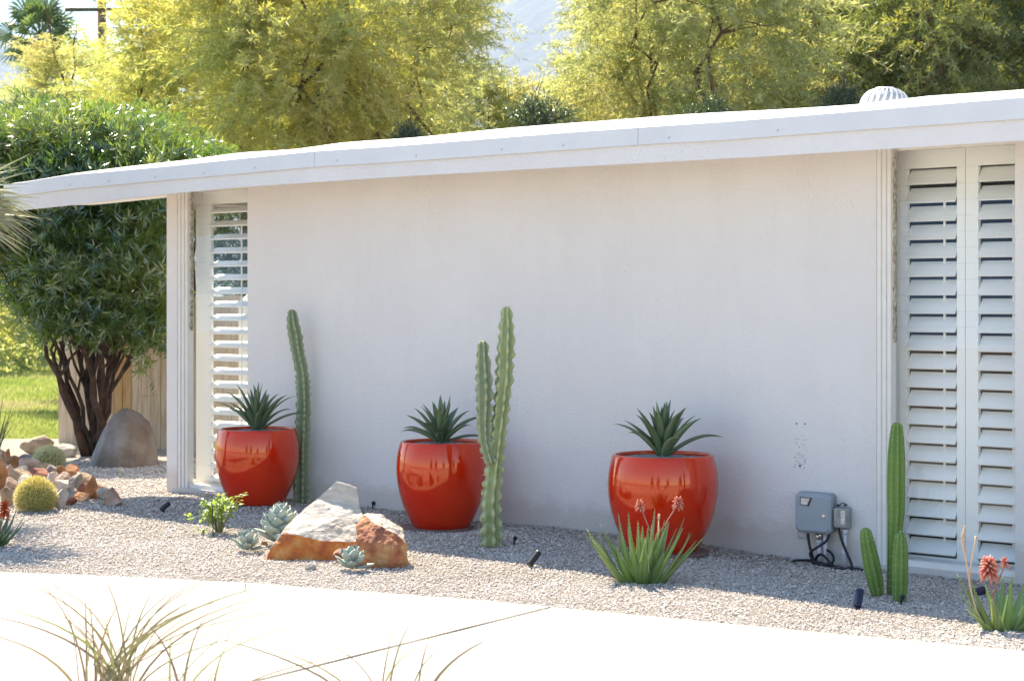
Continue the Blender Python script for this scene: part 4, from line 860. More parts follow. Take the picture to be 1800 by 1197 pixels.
# aloe at the right edge
t_, p = aloe(1752, 1106, None, None, 'large toothed aloe with a red orange flower at the right edge of the bed', 2); random.seed(8); L_ = []
def toward(p, base_off, tx, ty, wd, dy=0, curl=.15):
    b = p + Vector(base_off); q = P(tx, ty, p.y + dy); d = q - b; L = d.length * 1.02; az = math.atan2(d.y, d.x); el = math.asin(d.z / d.length); return (az, el - curl * .33, L, wd, curl, base_off)
for (ox, oy, tx, ty, wd, dy) in [(-.05, .0, 1683, 1010, .045, .12), (-.045, -.01, 1687, 1035, .04, -.04), (-.04, -.02, 1697, 1070, .036, -.15), (-.03, 0, 1706, 1017, .05, .1), (0, -.03, 1731, 1026, .07, -.08), (.005, -.02, 1742, 1052, .06, -.16), (.02, -.04, 1757, 1080, .03, -.15), (.03, .02, 1763, 1013, .06, .12), (.02, .04, 1752, 1035, .06, .2), (.05, -.02, 1779, 1010, .075, -.06),
        (.08, 0, 1801, 1020, .075, .06), (.09, -.02, 1815, 1030, .07, -.08), (.1, .0, 1830, 1060, .06, -.1), (.08, .03, 1812, 1005, .06, .15), (.1, -.04, 1825, 1085, .05, -.2), (.1, .05, 1840, 1040, .06, .2)]:
    L_.append(toward(p, (ox, oy, -.01), tx, ty, wd, dy, random.uniform(-.1, .3)))
aloeleaves(t_, p, L_, M['aloe'], 6)
Yf = p.y
flower(t_, P(1738, 998, Yf), .058, .062, M['coral'], 60, 5, [p, P(1743, 1040, Yf), P(1740, 1013, Yf)], .0045); flower(t_, P(1766, 988, Yf), .028, .03, M['coral'], 24, 6, [p, P(1745, 1045, Yf), P(1762, 1003, Yf), P(1765, 992, Yf)], .005)
m = MB(); m.tube([P(1734, 1106, Yf), P(1715, 1070, Yf), P(1705, 1030, Yf), P(1700, 995, Yf), P(1694, 965, Yf), P(1691, 945, Yf), P(1697, 924, Yf)], [.005, .005, .0048, .0046, .006, .0075, .004], 7)
m.tube([P(1704, 1020, Yf), P(1708, 985, Yf), P(1714, 955, Yf), P(1716, 942, Yf)], [.004, .0036, .0036, .007], 6)
for i in range(46):
    t = random.random(); c = P(lerp(1696, 1697, t) - 3 * math.sin(t * 3), lerp(972, 924, t), Yf); d = Vector((random.uniform(-1, 1), random.uniform(-1, 1), .5)).normalized(); m.tube([c, c + d * .012], [.003, .001], 4)
m.build('dry_stalk', M['drystalk'], t_, True)
# aloe at the left edge with an orange flower
t_, p = aloe(-6, 958, None, None, 'dark green aloe with an orange flower at the left edge of the bed', 3); L_ = []
for (ox, oy, tx, ty, wd, dy) in [(0, 0, 2, 900, .06, 0), (.02, 0, 17, 895, .06, .08), (.03, -.02, 29, 893, .045, .05), (.04, -.02, 44, 915, .04, -.05), (.02, -.04, 24, 925, .055, -.15), (-.03, 0, -20, 905, .06, .05), (-.05, -.02, -45, 915, .06, -.05), (0, -.05, 8, 930, .05, -.2), (-.05, 0, -60, 935, .05, .0), (.05, .03, 48, 895, .02, .1)]:
    L_.append(toward(p, (ox, oy, -.01), tx, ty, wd, dy, .2))
aloeleaves(t_, p, L_, M['aloedark'], 7)
flower(t_, P(8, 896, p.y - .1), .045, .075, M['orangef'], 46, 9, [p, P(2, 925, p.y - .08), P(7, 905, p.y - .1)])
# lime green shrub with a metal stake
p = onground(385, 936); t_ = thing('small_shrub', p, 'small lime green leafy shrub beside a thin metal stake', 'shrub'); random.seed(41)
st_ = MB(); pos, ds = [], []
for i in range(16):
    az = random.uniform(0, 6.28); q = random.uniform(.3, 1); tip = p + Vector((math.cos(az) * .17 * q, math.sin(az) * .15 * q, random.uniform(.10, .27))); mid = p.lerp(tip, .55) + Vector((0, 0, .04)); st_.tube([p + Vector((math.cos(az), math.sin(az), 0)) * .02, mid, tip], [.004, .003, .0015], 5)
    for k in range(26):
        t = random.uniform(.35, 1.02); c = (p.lerp(mid, t / .55) if t < .55 else mid.lerp(tip, (t - .55) / .45)) + Vector([random.gauss(0, .018) for _ in range(3)]); pos.append(c); ds.append((Vector((math.cos(az), math.sin(az), .2)) + Vector([random.gauss(0, .7) for _ in range(3)])).normalized())
tip = P(418, 872, p.y); st_.tube([p, P(405, 905, p.y), tip], [.004, .003, .002], 5)
for x, y, dx in [(414, 873, 1), (424, 872, 1), (411, 884, -1), (418, 888, 1), (407, 893, -1), (402, 876, -1)]:
    for _ in range(2): pos.append(P(x, y, p.y)); ds.append(Vector((dx, random.uniform(-.4, .4), random.uniform(-.1, .4))).normalized())
for x, y in [(330, 908), (335, 915), (352, 938), (358, 935)]:
    for _ in range(5): pos.append(P(x + random.uniform(-6, 6), y + random.uniform(-4, 4), p.y)); ds.append(Vector((random.uniform(-1, 1), random.uniform(-1, 1), .5)).normalized())
st_.build('stems', M['shrubstem'], t_); pos = np.array(pos); m_ = len(pos); V, F = leaves(pos, np.array(ds), nrm(rdir(m_) * .5 + np.array([0, 0, 1.])), rng.uniform(.03, .055, m_), rng.uniform(.014, .024, m_), .12, True); bulk('leaves', V, F, M['shrubleaf'], t_, rng.random(m_), loc=t_.location)
m = MB(); c = onground(375, 942); m.tube([c - Vector((0, 0, .03)), P(373, 888, c.y)], .0045, 6); tag(m.build('plant_stake', M['metaldark']), 'thin dark metal stake standing in the lime green shrub', 'stake')
def spot(px0, py0, px1, py1, wpx, lab, mat, dy=.05):
    b = onground((px0 + px1) / 2, py0 + 4); Y = b.y; a, e_ = P(px0, py0, Y), P(px1, py1, Y + dy); r = wpx * .5 * Y / FPX; d = (e_ - a).normalized(); t_ = thing('garden_spotlight', b, lab, 'spotlight', 'garden spotlights in the gravel')
    m = MB(); m.tube([a, a + d * .006, e_ - d * .006, e_], [r * .82, r, r, r * .93], 20); m.build('lamp_head', mat, t_, False)
    m = MB(); m.tube([e_ - d * .004, e_ + d * .001], [r * .8, r * .8], 16); m.build('lens', M['metaldark'], t_)
    m = MB(); kx = a.lerp(e_, .3) - Vector((0, 0, r)); m.tube([kx, kx - Vector((0, 0, .03))], r * .5, 8); m.tube([kx - Vector((0, 0, .02)), Vector((kx.x, kx.y, b.z - .05))], [r * .6, r * .2], 6); m.build('stake', mat, t_)
spot(930, 993, 947, 970, 11.5, 'dark metal garden spotlight in the gravel between the twin cactus and the aloe', M['metaldark'])
spot(283, 896, 297, 884, 9.5, 'bronze garden spotlight in the gravel left of the lime green shrub', M['metaldark'])
spot(1507, 1066, 1512, 1036, 14.5, 'navy blue garden spotlight standing left of the three-stemmed cactus', M['bluedark'])
spot(1712, 1043, 1729, 1036, 15, 'dark garden spotlight half hidden behind the right edge aloe', M['bluedark'])

# dry leaf litter and a few twigs blown against the wall
nl_ = 420; lu = rng.uniform(.3, 8.4, nl_); lv = np.abs(rng.normal(0, .28, nl_)) + .02; far = rng.random(nl_) < .35; lv[far] = rng.uniform(0, 1.7, far.sum())
lp = np.array([(lambda q: (q.x, q.y, gz(q.x, q.y) + .009))(W(a, b, 0)) for a, b in zip(lu, lv)])
a_ = rng.uniform(0, 6.28, nl_); V, F = leaves(lp, np.stack([np.cos(a_), np.sin(a_), rng.normal(0, .15, nl_)], 1), nrm(rdir(nl_) * .4 + np.array([0, 0, 1.])), rng.uniform(.015, .05, nl_), rng.uniform(.005, .012, nl_), .1)
M['litter'] = tintmat('dry_litter', [(0, (.07, .045, .03)), (.6, (.17, .11, .07)), (1, (.33, .24, .15))], .9)
tag(bulk('leaf_litter', V, F, M['litter'], tint=rng.random(nl_)), 'dry brown leaf litter scattered on the gravel along the wall', 'leaf litter', kind='stuff')
# ------------------------------------------------------------------ foreground grasses, yucca, reeds
def clump(name, lab, cat, blades, mat, spread_pt, group=None, seg=10):
    # blades: (base xyz, tip xyz, sag vector, width)
    n = len(blades); b = np.array([x[0] for x in blades]); e_ = np.array([x[1] for x in blades]); sg = np.array([x[2] for x in blades]); wd = np.array([x[3] for x in blades])
    V = np.zeros((n, 2 * (seg + 1), 3)); d = nrm(e_ - b); side = nrm(np.cross(d, nrm(rng.normal(size=(n, 3)) * .6 + np.array([0, -1., 0]))))
    for i in range(seg + 1):
        t = i / seg; c = b + (e_ - b) * t + sg * (t * (1 - t) * 4 * .5)[..., None] if False else b + (e_ - b) * t + sg * (t * (1 - t) * 2)
        hw = (wd * .72 * (1 - .78 * t))[:, None]; V[:, 2 * i] = c - side * hw; V[:, 2 * i + 1] = c + side * hw
    t_ = thing(name, spread_pt, lab, cat, group); F = [(2 * i, 2 * i + 1, 2 * i + 3, 2 * i + 2) for i in range(seg)]
    bulk('blades', V, F, mat, t_, rng.random(n), loc=t_.location); return t_
def grassclump(px, Yc, n, spread, lab, seed, hmax, lean, tips=None):
    r_ = random.Random(seed); base = Vector(((px - CX) / FPX * Yc, Yc, .014)); bl = []
    for i in range(n):
        a = r_.uniform(0, 6.28); q = r_.random() ** .5 * .12; b = base + Vector((math.cos(a) * q, math.sin(a) * q, 0)); az = r_.uniform(0, 6.28); h = hmax * r_.uniform(.45, 1.0); out = spread * r_.random() ** .7
        e_ = b + Vector((math.cos(az) * out + lean * r_.uniform(.3, 1.2), math.sin(az) * out, h)); sag = Vector((-(e_.x - b.x) * .5, -(e_.y - b.y) * .5, h * .28)); bl.append((b, e_, sag, r_.uniform(.004, .009)))
    for (tx, ty, dy, wd) in (tips or []):
        a = r_.uniform(0, 6.28); b = base + Vector((math.cos(a) * .08, math.sin(a) * .08, 0)); e_ = P(tx, ty, Yc + dy); bl.append((b, e_, Vector((-(e_.x - b.x) * .45, -(e_.y - b.y) * .4, (e_.z) * .22)), wd * 1.25))
    clump('ornamental_grass', lab, 'ornamental grass', [(tuple(a), tuple(b), tuple(c), d) for a, b, c, d in bl], M['muhly'], base, 'ornamental grass clumps in the foreground')
YG = 7.4
grassclump(190, YG, 14, .9, 'tall thin bladed grass clump in the lower left corner of the driveway foreground', 5, .62, .05,
           [(20, 1040, 0, .010), (70, 1035, .1, .010), (30, 1075, -.2, .012), (150, 1050, .1, .010), (210, 1060, 0, .010), (330, 1060, .1, .011), (375, 1058, 0, .010), (400, 1050, .1, .010), (65, 1020, 0, .010), (128, 1012, .1, .008), (185, 1018, 0, .008), (90, 1045, -.2, .008), (0, 1085, -.1, .010), (-40, 1110, -.2, .01), (240, 1040, .2, .008), (265, 1045, .1, .008), (325, 1025, .1, .008), (345, 1050, -.1, .009), (440, 1035, .1, .010), (455, 1050, -.1, .010), (430, 1067, .2, .008), (385, 1110, .2, .006), (440, 1115, 0, .006), (180, 1080, -.3, .01), (120, 1095, -.3, .01), (300, 1075, .2, .008)])
grassclump(330, YG - .25, 9, .7, 'smaller grass clump beside the lower left one, blades leaning right', 6, .5, .14, [(400, 1130, 0, .007), (360, 1085, .1, .008), (445, 1120, -.1, .006), (300, 1120, -.1, .008), (262, 1100, .1, .009)])
grassclump(690, YG - .4, 10, .25, 'sparse arching grass clump at the bottom centre of the driveway foreground', 7, .26, .05, [(848, 1128, .1, .012), (718, 1100, 0, .008), (700, 1085, .2, .006), (755, 1120, .1, .008), (650, 1120, .2, .004), (575, 1130, 0, .007), (480, 1140, .1, .008), (395, 1125, .1, .008), (780, 1118, .2, .005), (735, 1135, -.1, .008), (760, 1150, 0, .008)])
# bed the foreground grasses grow in
mb = MB(); mb.add([(-6, 7.75, .018), (-.2, 7.05, .018), (.1, 6.2, .018), (-6, 6.2, .018)], [(0, 3, 2, 1)]) if False else None
# yucca at left edge; unseen second head and fork added to shade the gravel
Yy = 14.2; hc = P(-86, 338, Yy); hc_shade = P(-150, 300, Yy + 1.3); t_ = thing('yucca', Vector((hc.x - .35, hc.y + .6, 0)), 'spiky yucca whose stiff blades reach in at the left edge before the roof', 'yucca')
b_ = Vector((hc.x - .35, hc.y + .6, -.05)); fk = Vector((hc.x - .3, hc.y + .55, 1.2))
m = MB(); m.tube([b_, fk, hc - Vector((0, 0, .1))], [.14, .11, .09], 12); m.tube([fk - Vector((0, 0, .1)), (fk + hc_shade) / 2 + Vector((0, 0, -.1)), hc_shade - Vector((0, 0, .1))], [.1, .095, .09], 12); m.build('trunk', M['bark'], t_, True)
for hh, n, Lm in ((hc, 380, .60), (hc_shade, 420, .75)):
    dr = rdir(n); dr[:, 2] = np.abs(dr[:, 2]) * 1.05 - .62; dr = nrm(dr); L = rng.uniform(.8, 1.08, n) * Lm; b = np.array(hh) + dr * .06 + np.stack([np.zeros(n), np.zeros(n), rng.uniform(-.16, .08, n)], 1); sd = nrm(np.cross(dr, rdir(n))); V = np.zeros((n, 10, 3))
    for i in range(5):
        t = i / 4; hw = (np.interp(t, [0, .4, 1], [.006, .0105, .0006])); c = b + dr * (L * t)[:, None] + np.array([0, 0, -.05]) * t * t * (1.2 - dr[:, 2:3]); V[:, 2 * i] = c - sd * hw; V[:, 2 * i + 1] = c + sd * hw
    tn = np.clip(.55 + dr[:, 2] * .5 + rng.normal(0, .16, n), 0, 1); bulk('blades', V, [(2 * i, 2 * i + 1, 2 * i + 3, 2 * i + 2) for i in range(4)], M['yucca'], t_, tn, loc=t_.location)
# dark reeds
p = onground(-8, 800); bl = [((p.x + random.uniform(-.05, .05), p.y + random.uniform(-.05, .05), 0), tuple(P(tx, ty, p.y + random.uniform(-.1, .1))), (0, 0, .02), .012) for tx, ty in [(6, 695), (12, 720), (24, 705), (22, 725), (25, 745), (-10, 700), (-25, 710), (2, 715), (15, 740), (-3, 690), (18, 730), (8, 735)]]
clump('reed_plant', 'thin dark reed blades standing at the left edge before the lawn', 'reed plant', bl, M['reed'], p)

# ------------------------------------------------------------------ fence, oleander, trees, palm, pole
fa, fb = G(103, 776), G(300, 788); fb = fa + (fb - fa) * 2.3; fd = (fb - fa).normalized(); fl = (fb - fa).length; fn = Vector((-fd.y, fd.x, 0))
fe = thing('fence', fa, 'weathered board fence behind the oleander and grey boulder', 'fence'); m = MB(); k = int(fl / .15)
random.seed(2)
for i in range(k):
    c = fa + fd * (.15 * i + .075); m.mi = 1 if i in (6, 7) else 0; hh = 1.72 + random.uniform(-.015, .015); m.xbox(c + Vector((0, 0, hh / 2 - .05)) + fn * random.uniform(-.004, .004), fd * .0705, fn * .01, Vector((0, 0, hh / 2)))
m.build('boards', [M['wood'], M['stainwood']], fe)
m = MB()
for z in (.35, 1.35): m.xbox(fa + fd * fl / 2 + fn * .035 + Vector((0, 0, z)), fd * fl / 2, fn * .02, Vector((0, 0, .045)))
m.build('rail', M['wood'], fe); m = MB(); m.xbox(fa + fn * .05 + fd * .05 + Vector((0, 0, .85)), fd * .045, fn * .035, Vector((0, 0, .9))); m.build('post', M['wood'], fe)
def limb(mb, a, b, r0, r1, seed, k=7, wob=.08):
    r_ = random.Random(seed); L = (b - a).length; pts = []
    for i in range(k + 1):
        t = i / k; pts.append(a.lerp(b, t) + Vector((r_.gauss(0, 1), r_.gauss(0, 1), r_.gauss(0, .6))) * wob * L * math.sin(math.pi * t) * .5)
    mb.tube(pts, [lerp(r0, r1, i / k) for i in range(k + 1)], 7); return pts
def oleander(base, clumps, nw, mat, lab, seed, stems, group=None, Lr=(.09, .15)):
    random.seed(seed); t_ = thing('oleander', base, lab, 'oleander', group); mb = MB()
    for i, (tip, r) in enumerate(stems):
        b = base + Vector((random.uniform(-.13, .13), random.uniform(-.1, .1), -.05)); pts = limb(mb, b, tip, r * .85, r * .4, seed + i, 7, .035)
        for q in range(3): limb(mb, pts[4 + q % 3], tip + Vector((random.uniform(-.5, .5), random.uniform(-.4, .4), random.uniform(.2, .9))), r * .4, r * .15, seed + 50 + i * 3 + q)
    mb.build('trunk', M['olebark'], t_, True)
    # whorls of long leaves
    wts = np.array([c[1][0] * c[1][1] * c[1][2] for c in clumps]); cnt = (wts / wts.sum() * nw).astype(int); pos = []; out = []; tn = []
    for (c, rad), q in zip(clumps, cnt):
        d = rdir(q); rr_ = rng.random(q) ** .38; p_ = np.array(c) + d * rr_[:, None] * np.array(rad); pos.append(p_); out.append(nrm(d * .8 + rdir(q) * .6 + np.array([0, 0, .35]))); tn.append(np.clip(rng.normal(.45, .22) + rng.normal(0, .15, q), 0, 1))
    pos = np.concatenate(pos); out = np.concatenate(out); tn = np.concatenate(tn); q = len(pos); J = 12
    ax1 = nrm(np.cross(out, rdir(q))); ax2 = np.cross(out, ax1); a = rng.uniform(0, 6.28, (q, J)); e_ = rng.uniform(.1, 1.0, (q, J))
    d = np.cos(e_)[..., None] * (np.cos(a)[..., None] * ax1[:, None] + np.sin(a)[..., None] * ax2[:, None]) + np.sin(e_)[..., None] * out[:, None]
    pp = (pos[:, None] + out[:, None] * rng.uniform(-.10, .02, (q, J, 1))).reshape(-1, 3); d = nrm(d.reshape(-1, 3)); nn = nrm(np.repeat(out, J, 0) + rdir(q * J) * .25); m_ = q * J
    V, F = leaves(pp, d, nn, rng.uniform(*Lr, m_), rng.uniform(.010, .017, m_), -.06, True); bulk('foliage', V, F, mat, t_, np.clip(np.repeat(tn, J) + rng.normal(0, .12, m_), 0, 1), loc=t_.location); return t_
ob_ = onground(168, 800); Yo = ob_.y
def E(px, py, rx, ry, dy=0, rd=None): s = Yo / FPX; return (tuple(P(px, py, Yo + dy)), (rx * s, (rd or rx * .9) * s, ry * s))
stems = [(P(x, y, Yo + dy), r * .009) for x, y, dy, r in [(60, 560, .1, 5), (95, 640, -.2, 6), (110, 520, .3, 5), (140, 560, -.2, 6), (165, 540, .1, 5.5), (190, 560, -.1, 5), (215, 570, .2, 5), (240, 600, -.1, 4.5), (70, 500, .5, 4), (130, 480, .5, 5), (200, 500, .5, 5), (230, 545, .4, 4), (105, 600, .1, 4), (178, 600, -.2, 4.5), (152, 600, .3, 5)]]
oleander(ob_, [E(140, 470, 120, 110), E(250, 500, 90, 110, -.1), E(60, 470, 90, 90, .2), E(130, 350, 140, 110, .2), E(250, 340, 130, 110, .3), E(20, 380, 110, 110, .3), E(100, 250, 120, 80, .5), E(220, 260, 110, 75, .6), E(330, 300, 90, 60, .7), E(10, 270, 110, 80, .6), E(170, 560, 110, 55, -.1), E(90, 560, 70, 45, -.2), E(255, 590, 50, 55, -.3), E(282, 440, 60, 160, .5),
               E(270, 690, 16, 12, -.5), E(250, 640, 25, 20, -.4)], 7600, M['oleleaf'], 'large dark green oleander with many brown trunks left of the house', 17, stems, Lr=(.085, .145))
def Ez(px, py, rx, ry, Y): s = Y / FPX; return (tuple(P(px, py, Y)), (rx * s, rx * s, ry * s))
oleander(Vector((P(330, 600, 23.6).x, 23.6, 0)), [Ez(250, 235, 110, 60, 23.6), Ez(360, 275, 70, 45, 23.3), Ez(160, 230, 90, 60, 23.8), Ez(310, 330, 120, 90, 23.6), Ez(400, 400, 80, 110, 23.5), Ez(430, 500, 70, 80, 23.5), Ez(60, 215, 90, 60, 24)], 1700, M['oleleaf'], 'light green oleander top rising behind the left end of the roof', 19, [(P(300, 330, 23.6), .03), (P(350, 330, 23.6), .03), (P(240, 320, 23.7), .03)])

# feathery yellow-green trees: three crowns and trunks, reused
def crown_mesh(seed, nspray, leafn, rad, gaps=.0, L=(.065, .12), Wd=(.010, .0155), droop=.35, mat=None):
    global rng
    old = rng; rng = np.random.default_rng(seed); r_ = random.Random(seed)
    cl = []
    for i in range(26):
        d = Vector((r_.gauss(0, 1), r_.gauss(0, 1), r_.gauss(0, 1))).normalized() * r_.random() ** .45; cl.append((np.array((d.x * rad[0] * .8, d.y * rad[1] * .8, d.z * rad[2] * .82)), r_.uniform(.28, .52), r_.gauss(0, .16)))
    per = nspray // len(cl); p0, dd, tn = [], [], []
    for c, s, t in cl:
        d = rdir(per); q = rng.random(per) ** .5; p0.append(c + d * q[:, None] * s * np.array(rad) * .55); dd.append(nrm(d * .6 + nrm(c[None] / np.array(rad)) * .7 + np.array([0, 0, .35]) + rdir(per) * .4)); tn.append(np.clip(.42 + t + c[2] / rad[2] * .12 + rng.normal(0, .1, per), 0, 1))
    p0 = np.concatenate(p0); dd = np.concatenate(dd); tn = np.concatenate(tn); S = len(p0); J = leafn
    t = rng.uniform(.05, 1, (S, J)); ln = rng.uniform(.3, .75, S); pos = p0[:, None] + dd[:, None] * (ln[:, None] * t)[..., None] + np.array([0, 0, -1.]) * (droop * ln[:, None] * t * t)[..., None]
    d = nrm(dd[:, None] * .7 + rng.normal(0, .62, (S, J, 3)) + np.array([0, 0, -.45]) * t[..., None]); m_ = S * J
    V, F = leaves(pos.reshape(-1, 3), d.reshape(-1, 3), rdir(m_), rng.uniform(*L, m_), rng.uniform(*Wd, m_), .18)
    tt = np.clip(np.repeat(tn, J) + rng.normal(0, .14, m_), 0, 1)
    o = bulk('crown', V, F, mat, None, tt); rng = old; tip = [c for c, _, _ in cl]; me = o.data; bpy.data.objects.remove(o); return me, tip
def trunk_mesh(seed, tips, hz, r0):
    mb = MB(); r_ = random.Random(seed); base = Vector((0, 0, -hz)); fork = Vector((r_.uniform(-.2, .2), r_.uniform(-.2, .2), -hz * .45)); limb(mb, base, fork, r0, r0 * .8, seed, 6, .05)
    mains = []
    for i in range(4): e_ = Vector(tips[i * 5]) * .75; mains.append(limb(mb, fork, e_, r0 * .6, r0 * .18, seed + i, 8, .12))
    for i, tp in enumerate(tips): a = min((q for mm in mains for q in mm[3:]), key=lambda q: (q - Vector(tp)).length); limb(mb, a, Vector(tp), r0 * .2, r0 * .06, seed + 20 + i, 5, .12)
    me = bpy.data.meshes.new('trunk'); me.from_pydata(mb.v, [], mb.f); me.materials.append(M['bark']); me.polygons.foreach_set('use_smooth', [True] * len(me.polygons)); return me
CROWNS = []
for sd, ns, jl, ml in ((101, 1150, 48, 'yleaf'), (202, 1200, 48, 'yleaf'), (303, 1560, 48, 'gleaf')):
    me, tips = crown_mesh(sd, ns, jl, (1.6, 1.5, 2.3), mat=M[ml]); CROWNS.append((me, trunk_mesh(sd, tips, 4.2, .062)))
def tree(px, pyc, Y, sc, rot, var, lab, mat=None, group='feathery trees behind the house', name='feathery_tree'):
    c = P(px, pyc, Y); t_ = thing(name, Vector((c.x, c.y, 0)), lab, 'tree', group); cm, tm = CROWNS[var]
    for nm, me in ((('crown', cm),) if name == 'bush' and Y > 40 else (('crown', cm), ('trunk', tm))):
        o = bpy.data.objects.new(nm, me); COL.objects.link(o); o.parent = t_; o.location = (0, 0, c.z); o.rotation_euler = (0, 0, rot); o.scale = (sc[0], sc[0], sc[1])
        if nm == 'trunk': o.scale = (sc[0] * min(1, 1.2 / sc[0]), sc[0] * min(1, 1.2 / sc[0]), c.z / (4.15 if var < 3 else 2.15))
        if mat and nm == 'crown': o.material_slots[0].link = 'OBJECT'; o.material_slots[0].material = mat
    return t_
TREES = [(268, 195, 29, (1.1, .85), .4, 0, 'sparse golden leaved feathery tree in front of the utility pole', M['goldleaf']),
 (440, 110, 27.5, (1.3, 1.1), 1.9, 1, 'bright yellow feathery tree right of the utility pole', M['goldleaf']),
 (585, 60, 27, (1.25, 1.1), 3.1, 0, 'yellow feathery tree with a dark leaning limb above the left roof', M['goldleaf']),
 (725, 120, 28, (1.05, 1.05), 4.6, 1, 'yellow green feathery tree just left of the gap of sky'),
 (1130, 110, 28, (1.0, 1.1), .9, 0, 'pale yellow green feathery tree just right of the gap of sky'),
 (1265, 50, 27, (1.25, 1.15), 2.4, 1, 'yellow green feathery tree above the middle of the roof'),
 (1450, 60, 29, (1.1, 1.2), 5.2, 2, 'olive green feathery tree left of the turbine vent'),
 (1620, 50, 27, (1.15, 1.2), .2, 2, 'dark olive feathery tree right behind the turbine vent'),
 (1800, 40, 28, (1.15, 1.2), 3.6, 2, 'dark olive feathery tree at the right edge of the photo')]
for t in TREES: tree(*t)
BACK = [(205, 235, 36, (1.3, .85), 3.0, 1, 'pale yellow feathery tree filling the space between the palm and the golden trees', M['goldleaf']), (500, 150, 37, (1.9, 1.05), 2.0, 1, 'tall yellow feathery tree in the third row at the left', None), (660, 150, 38, (1.3, 1.0), 4.0, 1, 'tall yellow green feathery tree in the third row left of the sky gap', None), (1205, 150, 38, (1.4, 1.05), 1.1, 1, 'tall yellow green feathery tree in the third row right of the sky gap', None), (1330, 140, 38, (1.9, 1.1), 2.9, 1, 'tall yellow green feathery tree in the third row above the roof middle', None), (1620, 120, 38, (2.2, 1.2), .5, 2, 'tall olive feathery tree in the third row behind the vent', None), (112, 200, 31, (1.0, .5), 2.2, 0, 'small yellow green feathery tree below the palm at the left', None), (425, 140, 33, (1.4, 1.1), .3, 1, 'yellow feathery tree in the second row behind the sparse golden one', M['goldleaf']), (600, 110, 33, (1.5, 1.25), 1.3, 0, 'yellow feathery tree in the second row between two front trees', M['goldleaf']), (860, 265, 32, (1.3, .7), 2.7, 1, 'low olive feathery tree under the gap of sky', None), (1010, 250, 33, (1.3, .75), 5.6, 1, 'low yellow green feathery tree right under the gap of sky', None),
 (1240, 140, 34, (1.4, 1.25), 3.3, 2, 'olive feathery tree in the second row above the roof middle', None), (1360, 150, 33, (1.5, 1.25), .7, 1, 'yellow green feathery tree in the second row right of the roof middle', None), (1540, 150, 34, (1.3, 1.2), 1.2, 2, 'dark olive feathery tree in the second row behind the vent', None), (1720, 150, 33, (1.3, 1.2), 4.1, 2, 'dark olive feathery tree in the second row at the right', None)]
for *t, m_ in BACK: tree(*t, mat=m_)
# darker bushes peeping over the roof
bm_, btips = crown_mesh(404, 520, 26, (.9, .8, .7), L=(.05, .09), Wd=(.02, .034), droop=.1, mat=M['bushleaf']); CROWNS.append((bm_, trunk_mesh(404, btips, 2.2, .06)))
for i, (px, py, Y, s, lab) in enumerate([(960, 215, 24.5, .42, 'dark rounded bush showing over the roof below the gap of sky'), (720, 252, 25, .3, 'dark bush showing over the roof left of the sky gap'), (1240, 205, 24.5, .3, 'dark bush showing over the middle of the roof'), (1480, 185, 25, .35, 'dark bush showing over the roof left of the turbine vent')]):
    tree(px, py, Y, (s, s), i * 1.3, 3, lab, None, 'dark bushes over the roofline', 'bush')
for i, (px, py, Y, s, lab) in enumerate([(-15, 545, 44, 2.2, 'sunlit yellow green bush far across the lawn at the left edge'), (60, 500, 52, 3.2, 'green bush far across the lawn behind the oleander')]): tree(px, py, Y, (s, s), i, 3, lab, M['yleaf'], 'bushes across the lawn', 'bush')
# trees across the road, seen in the glaze and the window glass
for i, (x, y, s, v) in enumerate([(-9, -27, 1.7, 2), (7, -44, 1.9, 2), (-17, -24, 1.8, 2), (23, -22, 1.9, 2)]):
    t_ = tree(CX, 300, 30, (s, s), i * 1.7, v, 'green feathery tree across the road behind the camera', None, 'trees across the road'); t_.location = (x, y, 0)

# fan palm
Yp = 62; pc = P(70, 62, Yp); t_ = thing('palm_tree', Vector((pc.x, pc.y, 0)), 'tall fan palm in the far upper left corner', 'palm tree'); random.seed(77)
m = MB(); m.tube([(pc.x, pc.y, 0), (pc.x + .1, pc.y, pc.z * .5), tuple(pc - Vector((0, 0, .3)))], [.3, .24, .26], 12); m.build('trunk', M['bark'], t_, True)
m = MB(); tn = []
for i in range(30):
    az = i * 2.4; el = R(lerp(-50, 75, i / 29)); d = Vector((math.cos(az) * math.cos(el), math.sin(az) * math.cos(el), math.sin(el))); c = pc + d * random.uniform(.55, 1.0)
    s0 = d.cross(Vector((0, 0, 1))).normalized(); n1 = s0.cross(d); tw = random.uniform(-.9, .9); side = s0 * math.cos(tw) + n1 * math.sin(tw); nn = side.cross(d); n0 = len(m.v)
    m.tube([pc, c], [.03, .02], 4); K = 24; R_ = random.uniform(.75, 1.0)
    for k in range(K):
        a = lerp(-2.0, 2.0, k / (K - 1)); e_ = d * math.cos(a) + side * math.sin(a); f_ = .8 + .2 * math.cos(a); s2 = e_.cross(nn).normalized() * .055
        m1 = c + e_ * R_ * .55 * f_ + nn * (.03 if k % 2 else -.03); tp = c + e_ * R_ * f_ + Vector((0, 0, -.10 * R_ - .12 * abs(math.sin(a)))); m.add([c, m1 - s2, m1 + s2, tp], [(0, 1, 2), (1, 3, 2)])
    tn += [random.random()] * (len(m.v) - n0)
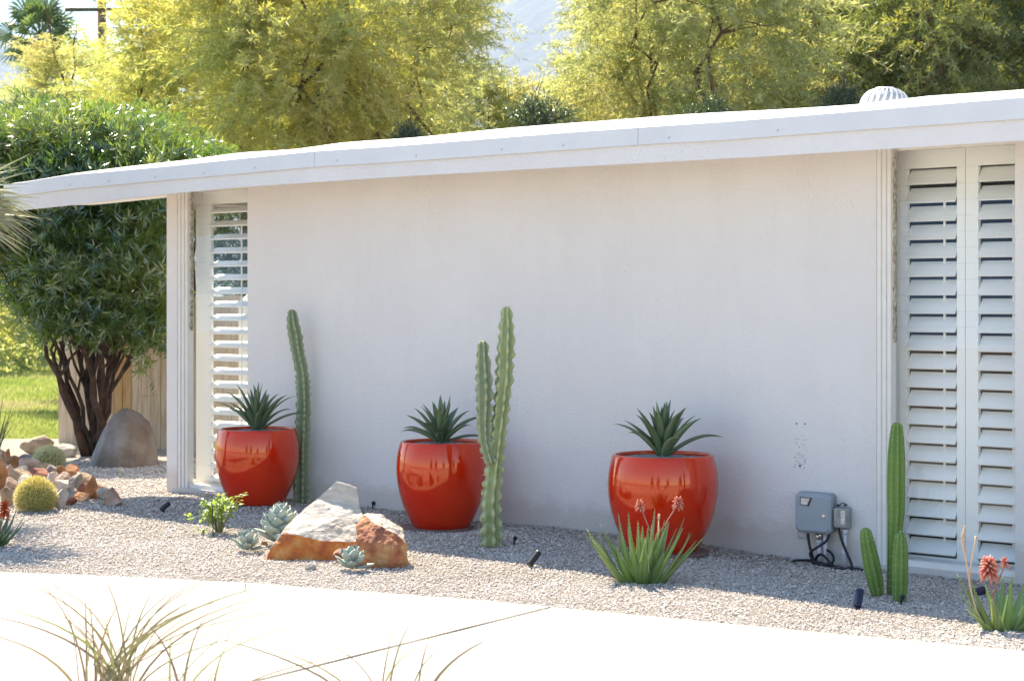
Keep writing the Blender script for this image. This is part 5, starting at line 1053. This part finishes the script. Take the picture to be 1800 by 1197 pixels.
o = m.build('fronds', M['palm'], t_); a = o.data.attributes.new('tint', 'FLOAT', 'POINT'); a.data.foreach_set('value', tn)
m = MB()
for i in range(160): az = random.uniform(0, 6.28); c = pc + Vector((math.cos(az) * .25, math.sin(az) * .25, -.2)); tp = c + Vector((math.cos(az) * random.uniform(.2, .6), math.sin(az) * random.uniform(.2, .6), -random.uniform(.7, 1.5))); s2 = Vector((-math.sin(az), math.cos(az), 0)) * .05; m.add([c - s2, c + s2, tp], [(0, 1, 2)])
m.build('dry_thatch', M['deadpalm'], t_)
# utility pole
Yu = 58; p0 = P(179, 17, Yu); t_ = thing('utility_pole', Vector((p0.x, p0.y, 0)), 'brown wooden utility pole with a crossarm above the golden trees', 'utility pole'); s = Yu / FPX
m = MB(); m.tube([(p0.x, p0.y, 0), (p0.x, p0.y, p0.z + 1.2)], [.17, .13], 14); m.build('pole', M['pole'], t_, True)
m = MB(); a, b = P(115, 18, Yu - .2), P(262, 17, Yu - .2); m.xbox((a + b) / 2, (b - a) / 2, Vector((0, .06, 0)), Vector((0, 0, .05))); m.build('crossarm', M['arm'], t_)
m = MB(); m.tube([P(150, -8, Yu - .2), P(176, 8, Yu - .2)], .025, 6); m.tube([P(206, -8, Yu - .2), P(184, 8, Yu - .2)], .025, 6); m.build('brace', M['arm'], t_)
for px in (222, 238, 254):
    m = MB(); m.tube([P(px, 14, Yu - .2), P(px, 8, Yu - .2)], .015, 6); c = P(px, 9, Yu - .2); m.lathe([(.05, 0), (.055, .04), (.03, .07), (.035, .1), (.01, .12)], c, 12); m.build('insulator', M['insul'], t_)

# ------------------------------------------------------------------ haze: the far mountain fades to pale blue
hm, hnt, hout = newmat('haze'); vol = nd(hnt, 'ShaderNodeVolumePrincipled'); vol.inputs['Color'].default_value = (.50, .72, 1, 1); vol.inputs['Density'].default_value = .00010; vol.inputs['Anisotropy'].default_value = .2
hnt.links.new(vol.outputs[0], hout.inputs['Volume'])
mb = MB(); mb.xbox((0, 2850, 399), (4600, 0, 0), (0, 3200, 0), (0, 0, 401)); tag(mb.build('haze', hm), kind='stuff')
